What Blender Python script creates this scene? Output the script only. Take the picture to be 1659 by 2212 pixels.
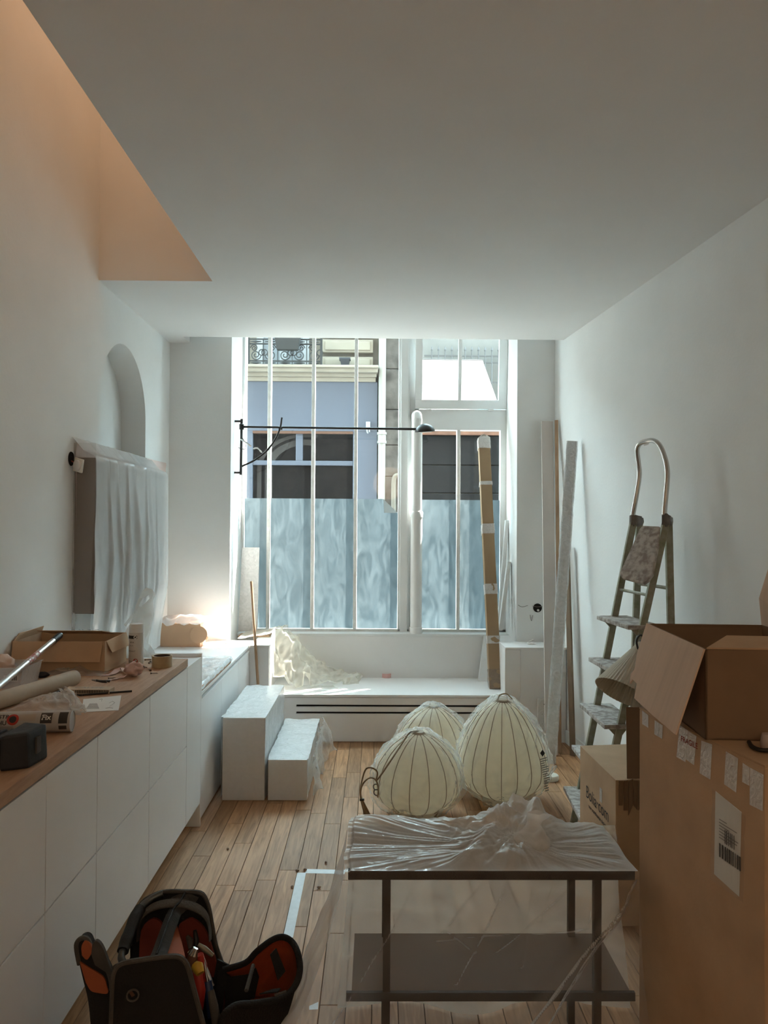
import bpy, bmesh, math, random
from mathutils import Vector, Matrix, noise
rnd = random.Random(7)
PI = math.pi
for o in list(bpy.data.objects): bpy.data.objects.remove(o)
S = bpy.context.scene
COL = S.collection

# ------------------------------------------------------------ camera
W, H, F = 1659.0, 2212.0, 1661.0
CAMZ = 1.614
cam_d = bpy.data.cameras.new('camera'); cam = bpy.data.objects.new('camera', cam_d); COL.objects.link(cam)
cam_d.sensor_fit = 'HORIZONTAL'; cam_d.sensor_width = 36.0; cam_d.lens = 36.0*F/W
cam_d.clip_start = 0.02; cam_d.clip_end = 300
YAW, PITCH, ROLL = math.radians(-0.604), math.radians(0.828), math.radians(0.35)
ROT = Matrix.Rotation(YAW, 4, 'Z') @ Matrix.Rotation(PI/2+PITCH, 4, 'X') @ Matrix.Rotation(ROLL, 4, 'Z')
cam.matrix_world = Matrix.Translation((0, 0, CAMZ)) @ ROT
S.camera = cam
EYE = Vector((0, 0, CAMZ))

# ------------------------------------------------------------ world, sun, exposure
S.view_settings.view_transform = 'Standard'; S.view_settings.look = 'None'
S.view_settings.gamma = 1.0; S.view_settings.use_curve_mapping = False
S.view_settings.exposure = 4.0
wd = bpy.data.worlds.new('world'); S.world = wd; wd.use_nodes = True
nt = wd.node_tree; nt.nodes.clear()
wo = nt.nodes.new('ShaderNodeOutputWorld'); wb = nt.nodes.new('ShaderNodeBackground')
wb.inputs[0].default_value = (0.64, 0.91, 1.0, 1); wb.inputs[1].default_value = 1.45
nt.links.new(wb.outputs[0], wo.inputs[0])
sd = bpy.data.lights.new('sun', 'SUN'); sun = bpy.data.objects.new('sun', sd); COL.objects.link(sun)
sd.energy = 3.0; sd.angle = math.radians(0.6); sd.color = (1.0, 0.95, 0.86)
SUND = Vector((-1.35, -1.0, -2.4)).normalized()
sun.rotation_euler = SUND.to_track_quat('-Z', 'Y').to_euler(); sun.location = (4, 12, 12)
# warm lamp in the stairwell above the slab opening
pl = bpy.data.lights.new('stairwell_lamp', 'POINT'); plo = bpy.data.objects.new('stairwell_lamp', pl); COL.objects.link(plo)
pl.energy = 1.05; pl.color = (1.0, 0.55, 0.30); pl.shadow_soft_size = 0.25; plo.location = (-1.05, 3.35, 5.0)

# warm fill light added behind the photographer, no such lamp known
bl2 = bpy.data.lights.new('back_fill_light', 'POINT'); blo = bpy.data.objects.new('back_fill_light', bl2); COL.objects.link(blo)
bl2.energy = 1.45; bl2.color = (1.0, 0.72, 0.46); bl2.shadow_soft_size = 0.3; blo.location = (0.25, -1.25, 2.35)

# ------------------------------------------------------------ helpers
def ray(x, y):
    return (ROT.to_3x3() @ Vector(((x-W/2)/F, -(y-H/2)/F, -1.0)))
def P(x, y, X=None, Y=None, z=None):
    d = ray(x, y)
    if Y is not None: t = Y/d.y
    elif z is not None: t = (z-CAMZ)/d.z
    else: t = X/d.x
    return EYE + d*t
def V(*a): return Vector(a)
def lerp(a, b, t): return a+(b-a)*t
def smooth01(t): t = max(0, min(1, t)); return t*t*(3-2*t)

MATS = {}
def mat(name, col=(.8, .8, .8), rough=.6, metal=0.0, bump=0.0, bscale=40, var=0.0, vscale=6, col2=None, spec=.5, stretch=(1, 1, 1), emit=None, vdet=4, contrast=None):
    if name in MATS: return MATS[name]
    m = bpy.data.materials.new(name); m.use_nodes = True; MATS[name] = m
    n = m.node_tree.nodes; l = m.node_tree.links; b = n['Principled BSDF']
    b.inputs['Base Color'].default_value = (*col, 1); b.inputs['Roughness'].default_value = rough
    b.inputs['Metallic'].default_value = metal; b.inputs['Specular IOR Level'].default_value = spec
    if bump or var or col2:
        tc = n.new('ShaderNodeTexCoord'); mp = n.new('ShaderNodeMapping'); mp.inputs['Scale'].default_value = stretch
        l.new(tc.outputs['Object'], mp.inputs[0])
    if var or col2:
        tx = n.new('ShaderNodeTexNoise'); tx.inputs['Scale'].default_value = vscale; tx.inputs['Detail'].default_value = vdet
        l.new(mp.outputs[0], tx.inputs['Vector'])
        rp = n.new('ShaderNodeValToRGB')
        c2 = col2 or tuple(max(0, c*(1-var)) for c in col); c1 = col if col2 else tuple(min(1, c*(1+var*.5)) for c in col)
        lo, hi = contrast or (.3, .7)
        rp.color_ramp.elements[0].position = lo; rp.color_ramp.elements[0].color = (*c2, 1)
        rp.color_ramp.elements[1].position = hi; rp.color_ramp.elements[1].color = (*c1, 1)
        l.new(tx.outputs['Fac'], rp.inputs[0]); l.new(rp.outputs[0], b.inputs['Base Color'])
    if bump:
        t2 = n.new('ShaderNodeTexNoise'); t2.inputs['Scale'].default_value = bscale; t2.inputs['Detail'].default_value = 5
        l.new(mp.outputs[0], t2.inputs['Vector'])
        bp = n.new('ShaderNodeBump'); bp.inputs['Strength'].default_value = bump; bp.inputs['Distance'].default_value = .01
        l.new(t2.outputs['Fac'], bp.inputs['Height']); l.new(bp.outputs[0], b.inputs['Normal'])
    if emit:
        b.inputs['Emission Color'].default_value = (*emit[0], 1); b.inputs['Emission Strength'].default_value = emit[1]
    return m

def film_mat(name, col=(.92, .93, .92), base=.14, edge=.55, rough=.16, transl=.45, nscale=30, namp=.12, bump=.4):
    """thin plastic: mostly see-through, whiter where it is seen edge on or creased"""
    if name in MATS: return MATS[name]
    m = bpy.data.materials.new(name); m.use_nodes = True; MATS[name] = m
    n = m.node_tree.nodes; l = m.node_tree.links; n.clear()
    out = n.new('ShaderNodeOutputMaterial'); tr = n.new('ShaderNodeBsdfTransparent'); tr.inputs[0].default_value = (.97, .97, .96, 1)
    pb = n.new('ShaderNodeBsdfPrincipled'); pb.inputs['Base Color'].default_value = (*col, 1); pb.inputs['Roughness'].default_value = rough
    pb.inputs['Specular IOR Level'].default_value = .8
    tl = n.new('ShaderNodeBsdfTranslucent'); tl.inputs[0].default_value = (*col, 1)
    mx = n.new('ShaderNodeMixShader'); mx.inputs[0].default_value = transl
    l.new(pb.outputs[0], mx.inputs[1]); l.new(tl.outputs[0], mx.inputs[2])
    tc = n.new('ShaderNodeTexCoord'); nz = n.new('ShaderNodeTexNoise'); nz.inputs['Scale'].default_value = nscale; nz.inputs['Detail'].default_value = 4
    nz.inputs['Distortion'].default_value = 1.5
    l.new(tc.outputs['Object'], nz.inputs['Vector'])
    bp = n.new('ShaderNodeBump'); bp.inputs['Strength'].default_value = bump; bp.inputs['Distance'].default_value = .01
    l.new(nz.outputs['Fac'], bp.inputs['Height']); l.new(bp.outputs[0], pb.inputs['Normal'])
    lw = n.new('ShaderNodeLayerWeight'); lw.inputs['Blend'].default_value = .35; l.new(bp.outputs[0], lw.inputs['Normal'])
    mu = n.new('ShaderNodeMath'); mu.operation = 'MULTIPLY_ADD'; mu.inputs[1].default_value = edge; mu.inputs[2].default_value = base
    l.new(lw.outputs['Facing'], mu.inputs[0])
    m2 = n.new('ShaderNodeMath'); m2.operation = 'MULTIPLY_ADD'; m2.inputs[1].default_value = namp; l.new(nz.outputs['Fac'], m2.inputs[0]); l.new(mu.outputs[0], m2.inputs[2])
    m2.use_clamp = True
    fm = n.new('ShaderNodeMixShader'); l.new(m2.outputs[0], fm.inputs[0]); l.new(tr.outputs[0], fm.inputs[1]); l.new(mx.outputs[0], fm.inputs[2])
    l.new(fm.outputs[0], out.inputs[0])
    return m

def fin(bm, name, m, parent=None, smooth=False, bevel=0, kind=None, recalc=True, angle=None):
    if recalc: bmesh.ops.recalc_face_normals(bm, faces=bm.faces)
    if bevel:
        es = [e for e in bm.edges if len(e.link_faces) == 2 and e.calc_face_angle(0) > .6]
        bmesh.ops.bevel(bm, geom=es, offset=bevel, segments=2, profile=.6, affect='EDGES', clamp_overlap=True)
    me = bpy.data.meshes.new(name); bm.to_mesh(me); bm.free()
    me.materials.append(MATS[m] if isinstance(m, str) else m)
    if smooth:
        for p in me.polygons: p.use_smooth = True
        if angle:
            me.set_sharp_from_angle(angle=math.radians(angle))
    o = bpy.data.objects.new(name, me); COL.objects.link(o)
    par(o, parent)
    if kind: o['kind'] = kind
    return o
def par(o, p):
    if p is None: return
    o.parent = p      # only root empties carry a location; meshes are built in world coordinates
    o.matrix_parent_inverse = Matrix.Translation(-p.location) if p.parent is None else Matrix.Identity(4)
def thing(name, label, cat, loc=(0, 0, 0), group=None):
    o = bpy.data.objects.new(name, None); COL.objects.link(o); o.location = loc
    o.empty_display_size = .05
    o['label'] = label; o['category'] = cat
    if group: o['group'] = group
    return o
def tag(o, label, cat, group=None):
    o['label'] = label; o['category'] = cat
    if group: o['group'] = group
    return o
def struct(o, label, cat='room'):
    o['kind'] = 'structure'; o['label'] = label; o['category'] = cat; return o

def box(bm, x0, x1, y0, y1, z0, z1):
    v = [bm.verts.new((x, y, z)) for z in (z0, z1) for y in (y0, y1) for x in (x0, x1)]
    for f in ((0, 2, 3, 1), (4, 5, 7, 6), (0, 1, 5, 4), (2, 6, 7, 3), (0, 4, 6, 2), (1, 3, 7, 5)):
        bm.faces.new([v[i] for i in f])
    return v
def bxo(name, x0, x1, y0, y1, z0, z1, m, parent=None, bevel=0, **k):
    bm = bmesh.new(); box(bm, x0, x1, y0, y1, z0, z1)
    return fin(bm, name, m, parent, bevel=bevel, **k)
def quado(name, x0, x1, y, z0, z1, m, parent=None):
    bm = bmesh.new(); bm.faces.new([bm.verts.new(p) for p in ((x0, y, z0), (x1, y, z0), (x1, y, z1), (x0, y, z1))]); return fin(bm, name, m, parent, recalc=False)
def polyo(name, pts, m, parent=None):
    bm = bmesh.new(); bm.faces.new([bm.verts.new(p) for p in pts]); return fin(bm, name, m, parent, recalc=False)
def prism(bm, bot, top):
    """bot, top: lists of Vectors of equal length -> closed prism"""
    b = [bm.verts.new(p) for p in bot]; t = [bm.verts.new(p) for p in top]; n = len(b)
    bm.faces.new(b[::-1]); bm.faces.new(t)
    for i in range(n): bm.faces.new((b[i], b[(i+1) % n], t[(i+1) % n], t[i]))
def slab(bm, pts, th):
    """flat polygon given thickness along its normal"""
    pts = [Vector(p) for p in pts]
    nrm = (pts[1]-pts[0]).cross(pts[2]-pts[0]).normalized()*th
    prism(bm, pts, [p+nrm for p in pts])
def slabo(name, pts, th, m, parent=None, bevel=0, **k):
    bm = bmesh.new(); slab(bm, pts, th); return fin(bm, name, m, parent, bevel=bevel, **k)
def frames(pts):
    pts = [Vector(p) for p in pts]; out = []
    t0 = (pts[1]-pts[0]).normalized(); up = Vector((0, 0, 1)) if abs(t0.z) < .9 else Vector((1, 0, 0))
    n = t0.cross(up).normalized()
    for i, p in enumerate(pts):
        a = pts[max(0, i-1)]; b = pts[min(len(pts)-1, i+1)]; t = (b-a).normalized()
        n = (n-t*n.dot(t)).normalized(); out.append((p, n, t.cross(n)))
    return out
def tube(bm, pts, r, n=8, cap=True):
    rs = r if isinstance(r, (list, tuple)) else [r]*len(pts)
    rings = []
    for (p, a, b), rr in zip(frames(pts), rs):
        rings.append([bm.verts.new(p+(a*math.cos(2*PI*k/n)+b*math.sin(2*PI*k/n))*rr) for k in range(n)])
    for i in range(len(rings)-1):
        for k in range(n): bm.faces.new((rings[i][k], rings[i][(k+1) % n], rings[i+1][(k+1) % n], rings[i+1][k]))
    if cap: bm.faces.new(rings[0][::-1]); bm.faces.new(rings[-1])
def tubeo(name, pts, r, m, parent=None, n=8, **k):
    bm = bmesh.new(); tube(bm, pts, r, n); return fin(bm, name, m, parent, smooth=True, angle=50, **k)
def spline(pts, n=6):
    pts = [Vector(p) for p in pts]; q = [pts[0]*2-pts[1]]+pts+[pts[-1]*2-pts[-2]]; out = []
    for i in range(1, len(q)-2):
        for k in range(n):
            t = k/n; a, b, c, d = q[i-1], q[i], q[i+1], q[i+2]
            out.append(.5*((2*b)+(c-a)*t+(2*a-5*b+4*c-d)*t*t+(3*b-a-3*c+d)*t**3))
    out.append(pts[-1]); return out
def lathe(bm, prof, n=24, c=(0, 0, 0), ax=None, closed=False):
    """prof: (radius, height); axis along ax (unit Vector) from c"""
    c = Vector(c); az = Vector(ax).normalized() if ax is not None else Vector((0, 0, 1))
    u = az.orthogonal().normalized(); w = az.cross(u); rings = []
    for r, h in prof:
        if r < 1e-6: rings.append([bm.verts.new(c+az*h)])
        else: rings.append([bm.verts.new(c+az*h+(u*math.cos(2*PI*k/n)+w*math.sin(2*PI*k/n))*r) for k in range(n)])
    for i in range(len(rings)-1):
        A, B = rings[i], rings[i+1]
        for k in range(n):
            a, a2, b, b2 = A[k % len(A)], A[(k+1) % len(A)], B[k % len(B)], B[(k+1) % len(B)]
            vs = []
            for v in (a, a2, b2, b):
                if v not in vs: vs.append(v)
            if len(vs) > 2:
                try: bm.faces.new(vs)
                except ValueError: pass
def latheo(name, prof, m, parent=None, n=24, c=(0, 0, 0), ax=None, angle=40, **k):
    bm = bmesh.new(); lathe(bm, prof, n, c, ax); return fin(bm, name, m, parent, smooth=True, angle=angle, **k)
def grid(bm, fn, nu, nv):
    vs = [[bm.verts.new(fn(i/nu, j/nv)) for j in range(nv+1)] for i in range(nu+1)]
    for i in range(nu):
        for j in range(nv): bm.faces.new((vs[i][j], vs[i+1][j], vs[i+1][j+1], vs[i][j+1]))
    return vs
def gridoo(name, fn, nu, nv, m, parent=None, thick=0, **k):
    bm = bmesh.new(); grid(bm, fn, nu, nv)
    return fin(bm, name, m, parent, smooth=True, **k)
def ridge(p, s, seed=0):
    return 1-abs(noise.noise(Vector(p)*s+Vector((seed*7.3, seed*3.1, seed*1.7))))*2
def crease(p, s, seed=0):
    """0..1 field with crisp creases as in thin plastic"""
    p = Vector(p); q = p+noise.noise_vector(p*s*.5+Vector((seed, 0, 0)))*.3/s
    a = abs(noise.noise(q*s+Vector((seed*7.3, 1.1, 0)))); b = abs(noise.noise(q*s*2.4+Vector((3.1, seed*5.7, 0))))
    return 1-min(1, a*1.6+b*.5)
def text_mesh(body, size, font_bold=False, extr=0.0):
    cu = bpy.data.curves.new('t', 'FONT'); cu.body = body; cu.size = size; cu.extrude = extr; cu.align_x = 'CENTER'; cu.align_y = 'CENTER'; cu.resolution_u = 3
    if font_bold: cu.offset = size*.018
    ob = bpy.data.objects.new('t', cu); COL.objects.link(ob)
    dg = bpy.context.evaluated_depsgraph_get()
    me = bpy.data.meshes.new_from_object(ob.evaluated_get(dg))
    bpy.data.objects.remove(ob); bpy.data.curves.remove(cu)
    return me
def texto(name, body, size, fn, m, parent, bold=False):
    """fn maps the flat text (x, y) to a point in the world"""
    me = text_mesh(body, size, bold)
    for v in me.vertices: v.co = fn(v.co.x, v.co.y)
    me.materials.clear(); me.materials.append(MATS[m])
    for p in me.polygons: p.material_index = 0
    o = bpy.data.objects.new(name, me); COL.objects.link(o); par(o, parent); return o
def plane_fn(c, u, v, off=0):
    c = Vector(c); u = Vector(u).normalized(); v = Vector(v).normalized(); n = u.cross(v)*off
    return lambda x, y: c+u*x+v*y+n

# ------------------------------------------------------------ materials
mat('plaster', (.87, .88, .87), .85, bump=.08, bscale=60, var=.03, vscale=3)
mat('ceiling_paint', (.87, .875, .865), .9, bump=.04, bscale=90, var=.02, vscale=2)
mat('cabinet_white', (.84, .83, .82), .42, var=.02, vscale=5)
mat('cabinet_gap_shade', (.06, .05, .045), .8)  # dark body colour stands in for the shade in the door gaps
mat('oak_top', (.52, .315, .19), .55, bump=.1, bscale=50, col2=(.38, .22, .125), vscale=9, stretch=(9, 1, 9), contrast=(.25, .75))
mat('raw_oak', (.50, .33, .20), .6, col2=(.36, .22, .13), vscale=6, stretch=(6, 6, 1))
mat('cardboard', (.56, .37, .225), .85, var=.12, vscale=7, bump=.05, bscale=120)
mat('cardboard_shaded', (.24, .15, .09), .9, var=.12, vscale=6)  # same cardboard, with the shade on the carton faces put into its colour
mat('cardboard_flap', (.68, .49, .36), .85, var=.10, vscale=3, stretch=(1, 9, 1))
mat('kraft', (.80, .50, .31), .7, var=.05)
mat('black_metal', (.012, .011, .011), .42)
mat('dark_frame', (.022, .015, .011), .6, var=.2, spec=.25)
mat('shelf_brown', (.20, .14, .10), .75, var=.1, spec=.2)
mat('chrome', (.62, .60, .57), .22, metal=1.0, var=.12, vscale=14)
mat('alu', (.72, .72, .71), .32, metal=1.0, var=.08)
mat('white_paint', (.82, .83, .82), .5, var=.03)
mat('old_white', (.80, .80, .77), .6, bump=.25, bscale=70, var=.10, vscale=22)
mat('white_plastic', (.80, .79, .77), .35)
mat('cream_plastic', (.76, .74, .66), .4)
mat('pipe_cream', (.25, .235, .205), .5)
mat('paper', (.78, .77, .74), .8, var=.03)
mat('ink', (.03, .03, .03), .7)
mat('ink_red', (.30, .05, .03), .7)
mat('ink_grey', (.25, .24, .23), .7)
mat('tape_white', (.74, .75, .76), .5, var=.08, vscale=30)
mat('tape_pink', (.78, .47, .44), .6, var=.06, vscale=20)
mat('tape_tan', (.46, .34, .19), .35, var=.1, vscale=30)
mat('tape_clear', (.52, .46, .42), .18, var=.35, vscale=40, bump=.4, bscale=60, spec=.9)
mat('ladder_green', (.21, .22, .125), .6, col2=(.34, .32, .25), vscale=28, bump=.1, contrast=(.38, .75), vdet=6)
mat('ladder_step', (.30, .25, .22), .75, col2=(.56, .52, .48), vscale=34, contrast=(.40, .60), vdet=8, bump=.2, bscale=30)
mat('ladder_cap', (.20, .18, .165), .6, var=.3, vscale=30)
mat('wire_tan', (.27, .19, .11), .6)
mat('cable_black', (.012, .012, .012), .5)
mat('bag_black', (.010, .009, .009), .85, bump=.4, bscale=160)
mat('bag_grey', (.085, .075, .065), .85, var=.35, vscale=14, bump=.3, bscale=140)
mat('bag_orange', (.40, .095, .032), .75, var=.2, vscale=9, bump=.25, bscale=50)
mat('bag_red', (.20, .030, .016), .8, var=.2, vscale=9)
mat('foam_grip', (.014, .013, .013), .75, bump=.3, bscale=60)
mat('steel', (.42, .42, .42), .35, metal=1.0, var=.2)
mat('tool_red', (.42, .03, .018), .4)
mat('tool_yellow', (.62, .36, .03), .4)
mat('tool_blue', (.02, .045, .12), .4)
mat('navy', (.008, .010, .015), .6, var=.5, vscale=16, bump=.2, bscale=50)
mat('stone', (.175, .152, .122), .9, col2=(.125, .106, .084), vscale=3, bump=.3, bscale=18, contrast=(.3, .65))
mat('stone_pale', (.25, .218, .172), .9, var=.12, vscale=2.5, bump=.15, bscale=14)
mat('stone_old', (.092, .079, .068), .95, col2=(.034, .027, .022), vscale=4.5, vdet=8, bump=.5, bscale=16, contrast=(.34, .62))
mat('shop_blue', (.070, .080, .106), .5, var=.05, vscale=2)
mat('shop_glass', (.004, .003, .0027), .5, var=.5, vscale=2.5, spec=.08)
mat('copper', (.085, .036, .018), .5)
mat('wrought_iron', (.012, .012, .012), .6)
mat('pale_iron', (.075, .072, .07), .6)
mat('asphalt', (.23, .222, .214), .9, var=.1)
mat('dark_shutter', (.010, .0095, .0095), .7, var=.35, vscale=30, vdet=8, spec=.1)
mat('white_fabric', (.9, .9, .88), .8)
mat('hole', (.006, .005, .005), .9)
film_mat('clear_film', base=.10, edge=.50, namp=.10, nscale=22)
film_mat('table_film', col=(.86, .82, .78), base=.03, edge=.85, namp=.08, nscale=5, bump=.2, rough=.08, transl=.4)
film_mat('veil_film', col=(.62, .54, .47), base=.34, edge=.35, namp=.12, nscale=4, bump=.3, rough=.15, transl=.55)
mat('fold_film', (.60, .66, .68), .5)
film_mat('bag_film', col=(.97, .96, .93), base=.03, edge=.32, namp=.12, nscale=14, transl=.6, bump=.5, rough=.1)
film_mat('milky_film', col=(.78, .77, .76), base=.60, edge=.25, namp=.10, nscale=8, rough=.2, transl=.35, bump=.25)
film_mat('drop_sheet', col=(.94, .92, .83), base=.42, edge=.45, namp=.12, nscale=10, rough=.2, transl=.6)
film_mat('carrier_bag', col=(.62, .58, .53), base=.6, edge=.25, namp=.08, nscale=9, rough=.3)
film_mat('wrap_film', col=(.86, .86, .86), base=.34, edge=.4, namp=.32, nscale=26, rough=.14, bump=.8, transl=.2)
film_mat('tub_plastic', col=(.80, .80, .78), base=.38, edge=.35, namp=.06, rough=.3)
film_mat('tape_film', col=(.95, .91, .88), base=.5, edge=.35, namp=.35, nscale=40, rough=.1, transl=.15, bump=.7)  # raised white opacity stands in for window glare on the clear tape

def glass_mat():
    m = bpy.data.materials.new('window_glass'); m.use_nodes = True; MATS['window_glass'] = m
    n = m.node_tree.nodes; l = m.node_tree.links; n.clear()
    out = n.new('ShaderNodeOutputMaterial'); tr = n.new('ShaderNodeBsdfTransparent'); tr.inputs[0].default_value = (.96, .97, .97, 1)
    gl = n.new('ShaderNodeBsdfGlossy'); gl.inputs['Roughness'].default_value = .02
    lw = n.new('ShaderNodeLayerWeight'); lw.inputs['Blend'].default_value = .5
    pw5 = n.new('ShaderNodeMath'); pw5.operation = 'POWER'; pw5.inputs[1].default_value = 4.0; l.new(lw.outputs['Facing'], pw5.inputs[0])
    fr = n.new('ShaderNodeMath'); fr.operation = 'MULTIPLY_ADD'; fr.inputs[1].default_value = .85; fr.inputs[2].default_value = .03; l.new(pw5.outputs[0], fr.inputs[0])
    m1 = n.new('ShaderNodeMixShader'); l.new(fr.outputs[0], m1.inputs[0]); l.new(tr.outputs[0], m1.inputs[1]); l.new(gl.outputs[0], m1.inputs[2])
    # dust on the panes
    df = n.new('ShaderNodeBsdfTranslucent'); df.inputs[0].default_value = (.14, .15, .155, 1)
    tc = n.new('ShaderNodeTexCoord'); nz = n.new('ShaderNodeTexNoise'); nz.inputs['Scale'].default_value = 45; nz.inputs['Detail'].default_value = 8
    l.new(tc.outputs['Object'], nz.inputs['Vector'])
    rp = n.new('ShaderNodeMapRange'); rp.inputs[1].default_value = .45; rp.inputs[2].default_value = .8; rp.inputs[3].default_value = .012; rp.inputs[4].default_value = .05
    l.new(nz.outputs['Fac'], rp.inputs[0])
    m2 = n.new('ShaderNodeMixShader'); l.new(rp.outputs[0], m2.inputs[0]); l.new(m1.outputs[0], m2.inputs[1]); l.new(df.outputs[0], m2.inputs[2])
    l.new(m2.outputs[0], out.inputs[0])
glass_mat()
def frost_mat():
    m = bpy.data.materials.new('frosted'); m.use_nodes = True; MATS['frosted'] = m
    n = m.node_tree.nodes; l = m.node_tree.links; n.clear()
    out = n.new('ShaderNodeOutputMaterial'); tl = n.new('ShaderNodeBsdfTranslucent'); df = n.new('ShaderNodeBsdfDiffuse')
    tc = n.new('ShaderNodeTexCoord'); mp = n.new('ShaderNodeMapping'); mp.inputs['Scale'].default_value = (3.2, 3.2, 1.1)
    nz = n.new('ShaderNodeTexNoise'); nz.inputs['Scale'].default_value = 3.2; nz.inputs['Detail'].default_value = 6; nz.inputs['Distortion'].default_value = 2.2
    l.new(tc.outputs['Object'], mp.inputs[0]); l.new(mp.outputs[0], nz.inputs['Vector'])
    rp = n.new('ShaderNodeValToRGB'); rp.color_ramp.elements[0].position = .36; rp.color_ramp.elements[0].color = (.033, .045, .051, 1)
    rp.color_ramp.elements[1].position = .72; rp.color_ramp.elements[1].color = (.076, .092, .099, 1)
    l.new(nz.outputs['Fac'], rp.inputs[0]); l.new(rp.outputs[0], tl.inputs[0]); df.inputs[0].default_value = (.35, .40, .42, 1)
    mx = n.new('ShaderNodeMixShader'); mx.inputs[0].default_value = .35
    l.new(tl.outputs[0], mx.inputs[1]); l.new(df.outputs[0], mx.inputs[2]); l.new(mx.outputs[0], out.inputs[0])
frost_mat()
def floor_mat():
    m = bpy.data.materials.new('floor_oak'); m.use_nodes = True; MATS['floor_oak'] = m
    n = m.node_tree.nodes; l = m.node_tree.links; b = n['Principled BSDF']
    g = n.new('ShaderNodeNewGeometry'); oi = n.new('ShaderNodeObjectInfo')
    off = n.new('ShaderNodeVectorMath'); off.operation = 'MULTIPLY_ADD'; off.inputs[1].default_value = (37, 53, 11)
    l.new(oi.outputs['Random'], off.inputs[0]); l.new(g.outputs['Position'], off.inputs[2])
    mp = n.new('ShaderNodeMapping'); mp.inputs['Scale'].default_value = (30, 2.2, 8); l.new(off.outputs[0], mp.inputs[0])
    nz = n.new('ShaderNodeTexNoise'); nz.inputs['Scale'].default_value = 1.6; nz.inputs['Detail'].default_value = 7; nz.inputs['Distortion'].default_value = 1.2
    l.new(mp.outputs[0], nz.inputs['Vector'])
    rp = n.new('ShaderNodeValToRGB'); rp.color_ramp.elements[0].position = .28; rp.color_ramp.elements[0].color = (.25, .122, .052, 1)
    rp.color_ramp.elements[1].position = .72; rp.color_ramp.elements[1].color = (.52, .282, .14, 1)
    l.new(nz.outputs['Fac'], rp.inputs[0])
    # worn pale patches
    n2 = n.new('ShaderNodeTexNoise'); n2.inputs['Scale'].default_value = 2.2; n2.inputs['Detail'].default_value = 5; l.new(g.outputs['Position'], n2.inputs['Vector'])
    mr = n.new('ShaderNodeMapRange'); mr.inputs[1].default_value = .42; mr.inputs[2].default_value = .72; mr.inputs[3].default_value = 0; mr.inputs[4].default_value = .5
    l.new(n2.outputs['Fac'], mr.inputs[0])
    mx = n.new('ShaderNodeMix'); mx.data_type = 'RGBA'; l.new(mr.outputs[0], mx.inputs[0]); l.new(rp.outputs[0], mx.inputs[6]); mx.inputs[7].default_value = (.52, .305, .172, 1)
    hv = n.new('ShaderNodeHueSaturation'); mv = n.new('ShaderNodeMapRange'); mv.inputs[3].default_value = .78; mv.inputs[4].default_value = 1.18
    l.new(oi.outputs['Random'], mv.inputs[0]); l.new(mv.outputs[0], hv.inputs['Value']); l.new(mx.outputs[2], hv.inputs['Color'])
    l.new(hv.outputs[0], b.inputs['Base Color']); b.inputs['Roughness'].default_value = .55; b.inputs['Specular IOR Level'].default_value = .3
    bp = n.new('ShaderNodeBump'); bp.inputs['Strength'].default_value = .12; bp.inputs['Distance'].default_value = .004; l.new(nz.outputs['Fac'], bp.inputs['Height']); l.new(bp.outputs[0], b.inputs['Normal'])
floor_mat()
mat('shade_paper', (.95, .89, .77), .7)
def shade_mat():
    m = MATS['shade_paper']; n = m.node_tree.nodes; l = m.node_tree.links; b = n['Principled BSDF']; out = [q for q in n if q.type == 'OUTPUT_MATERIAL'][0]
    tl = n.new('ShaderNodeBsdfTranslucent'); tl.inputs[0].default_value = (.98, .91, .77, 1); mx = n.new('ShaderNodeMixShader'); mx.inputs[0].default_value = .55
    l.new(b.outputs[0], mx.inputs[1]); l.new(tl.outputs[0], mx.inputs[2]); l.new(mx.outputs[0], out.inputs[0])
shade_mat()
mat('panel_fabric', (.9, .9, .9), .9)
def panel_fabric_mat():
    m = MATS['panel_fabric']; n = m.node_tree.nodes; l = m.node_tree.links; b = n['Principled BSDF']; out = [q for q in n if q.type == 'OUTPUT_MATERIAL'][0]
    tl = n.new('ShaderNodeBsdfTranslucent'); tl.inputs[0].default_value = (.9, .89, .85, 1); mx = n.new('ShaderNodeMixShader'); mx.inputs[0].default_value = .6
    l.new(b.outputs[0], mx.inputs[1]); l.new(tl.outputs[0], mx.inputs[2]); l.new(mx.outputs[0], out.inputs[0])
panel_fabric_mat()

# ============================================================ the room
XL = -1.61
def XR(y): return 1.393-.0963*(y-5.98)
CEIL = 3.007; YC = 5.784; VX = -.954; VY = 4.44; YP = 5.98; YW = 6.5
PLX, PRX = -1.13, 1.098
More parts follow.
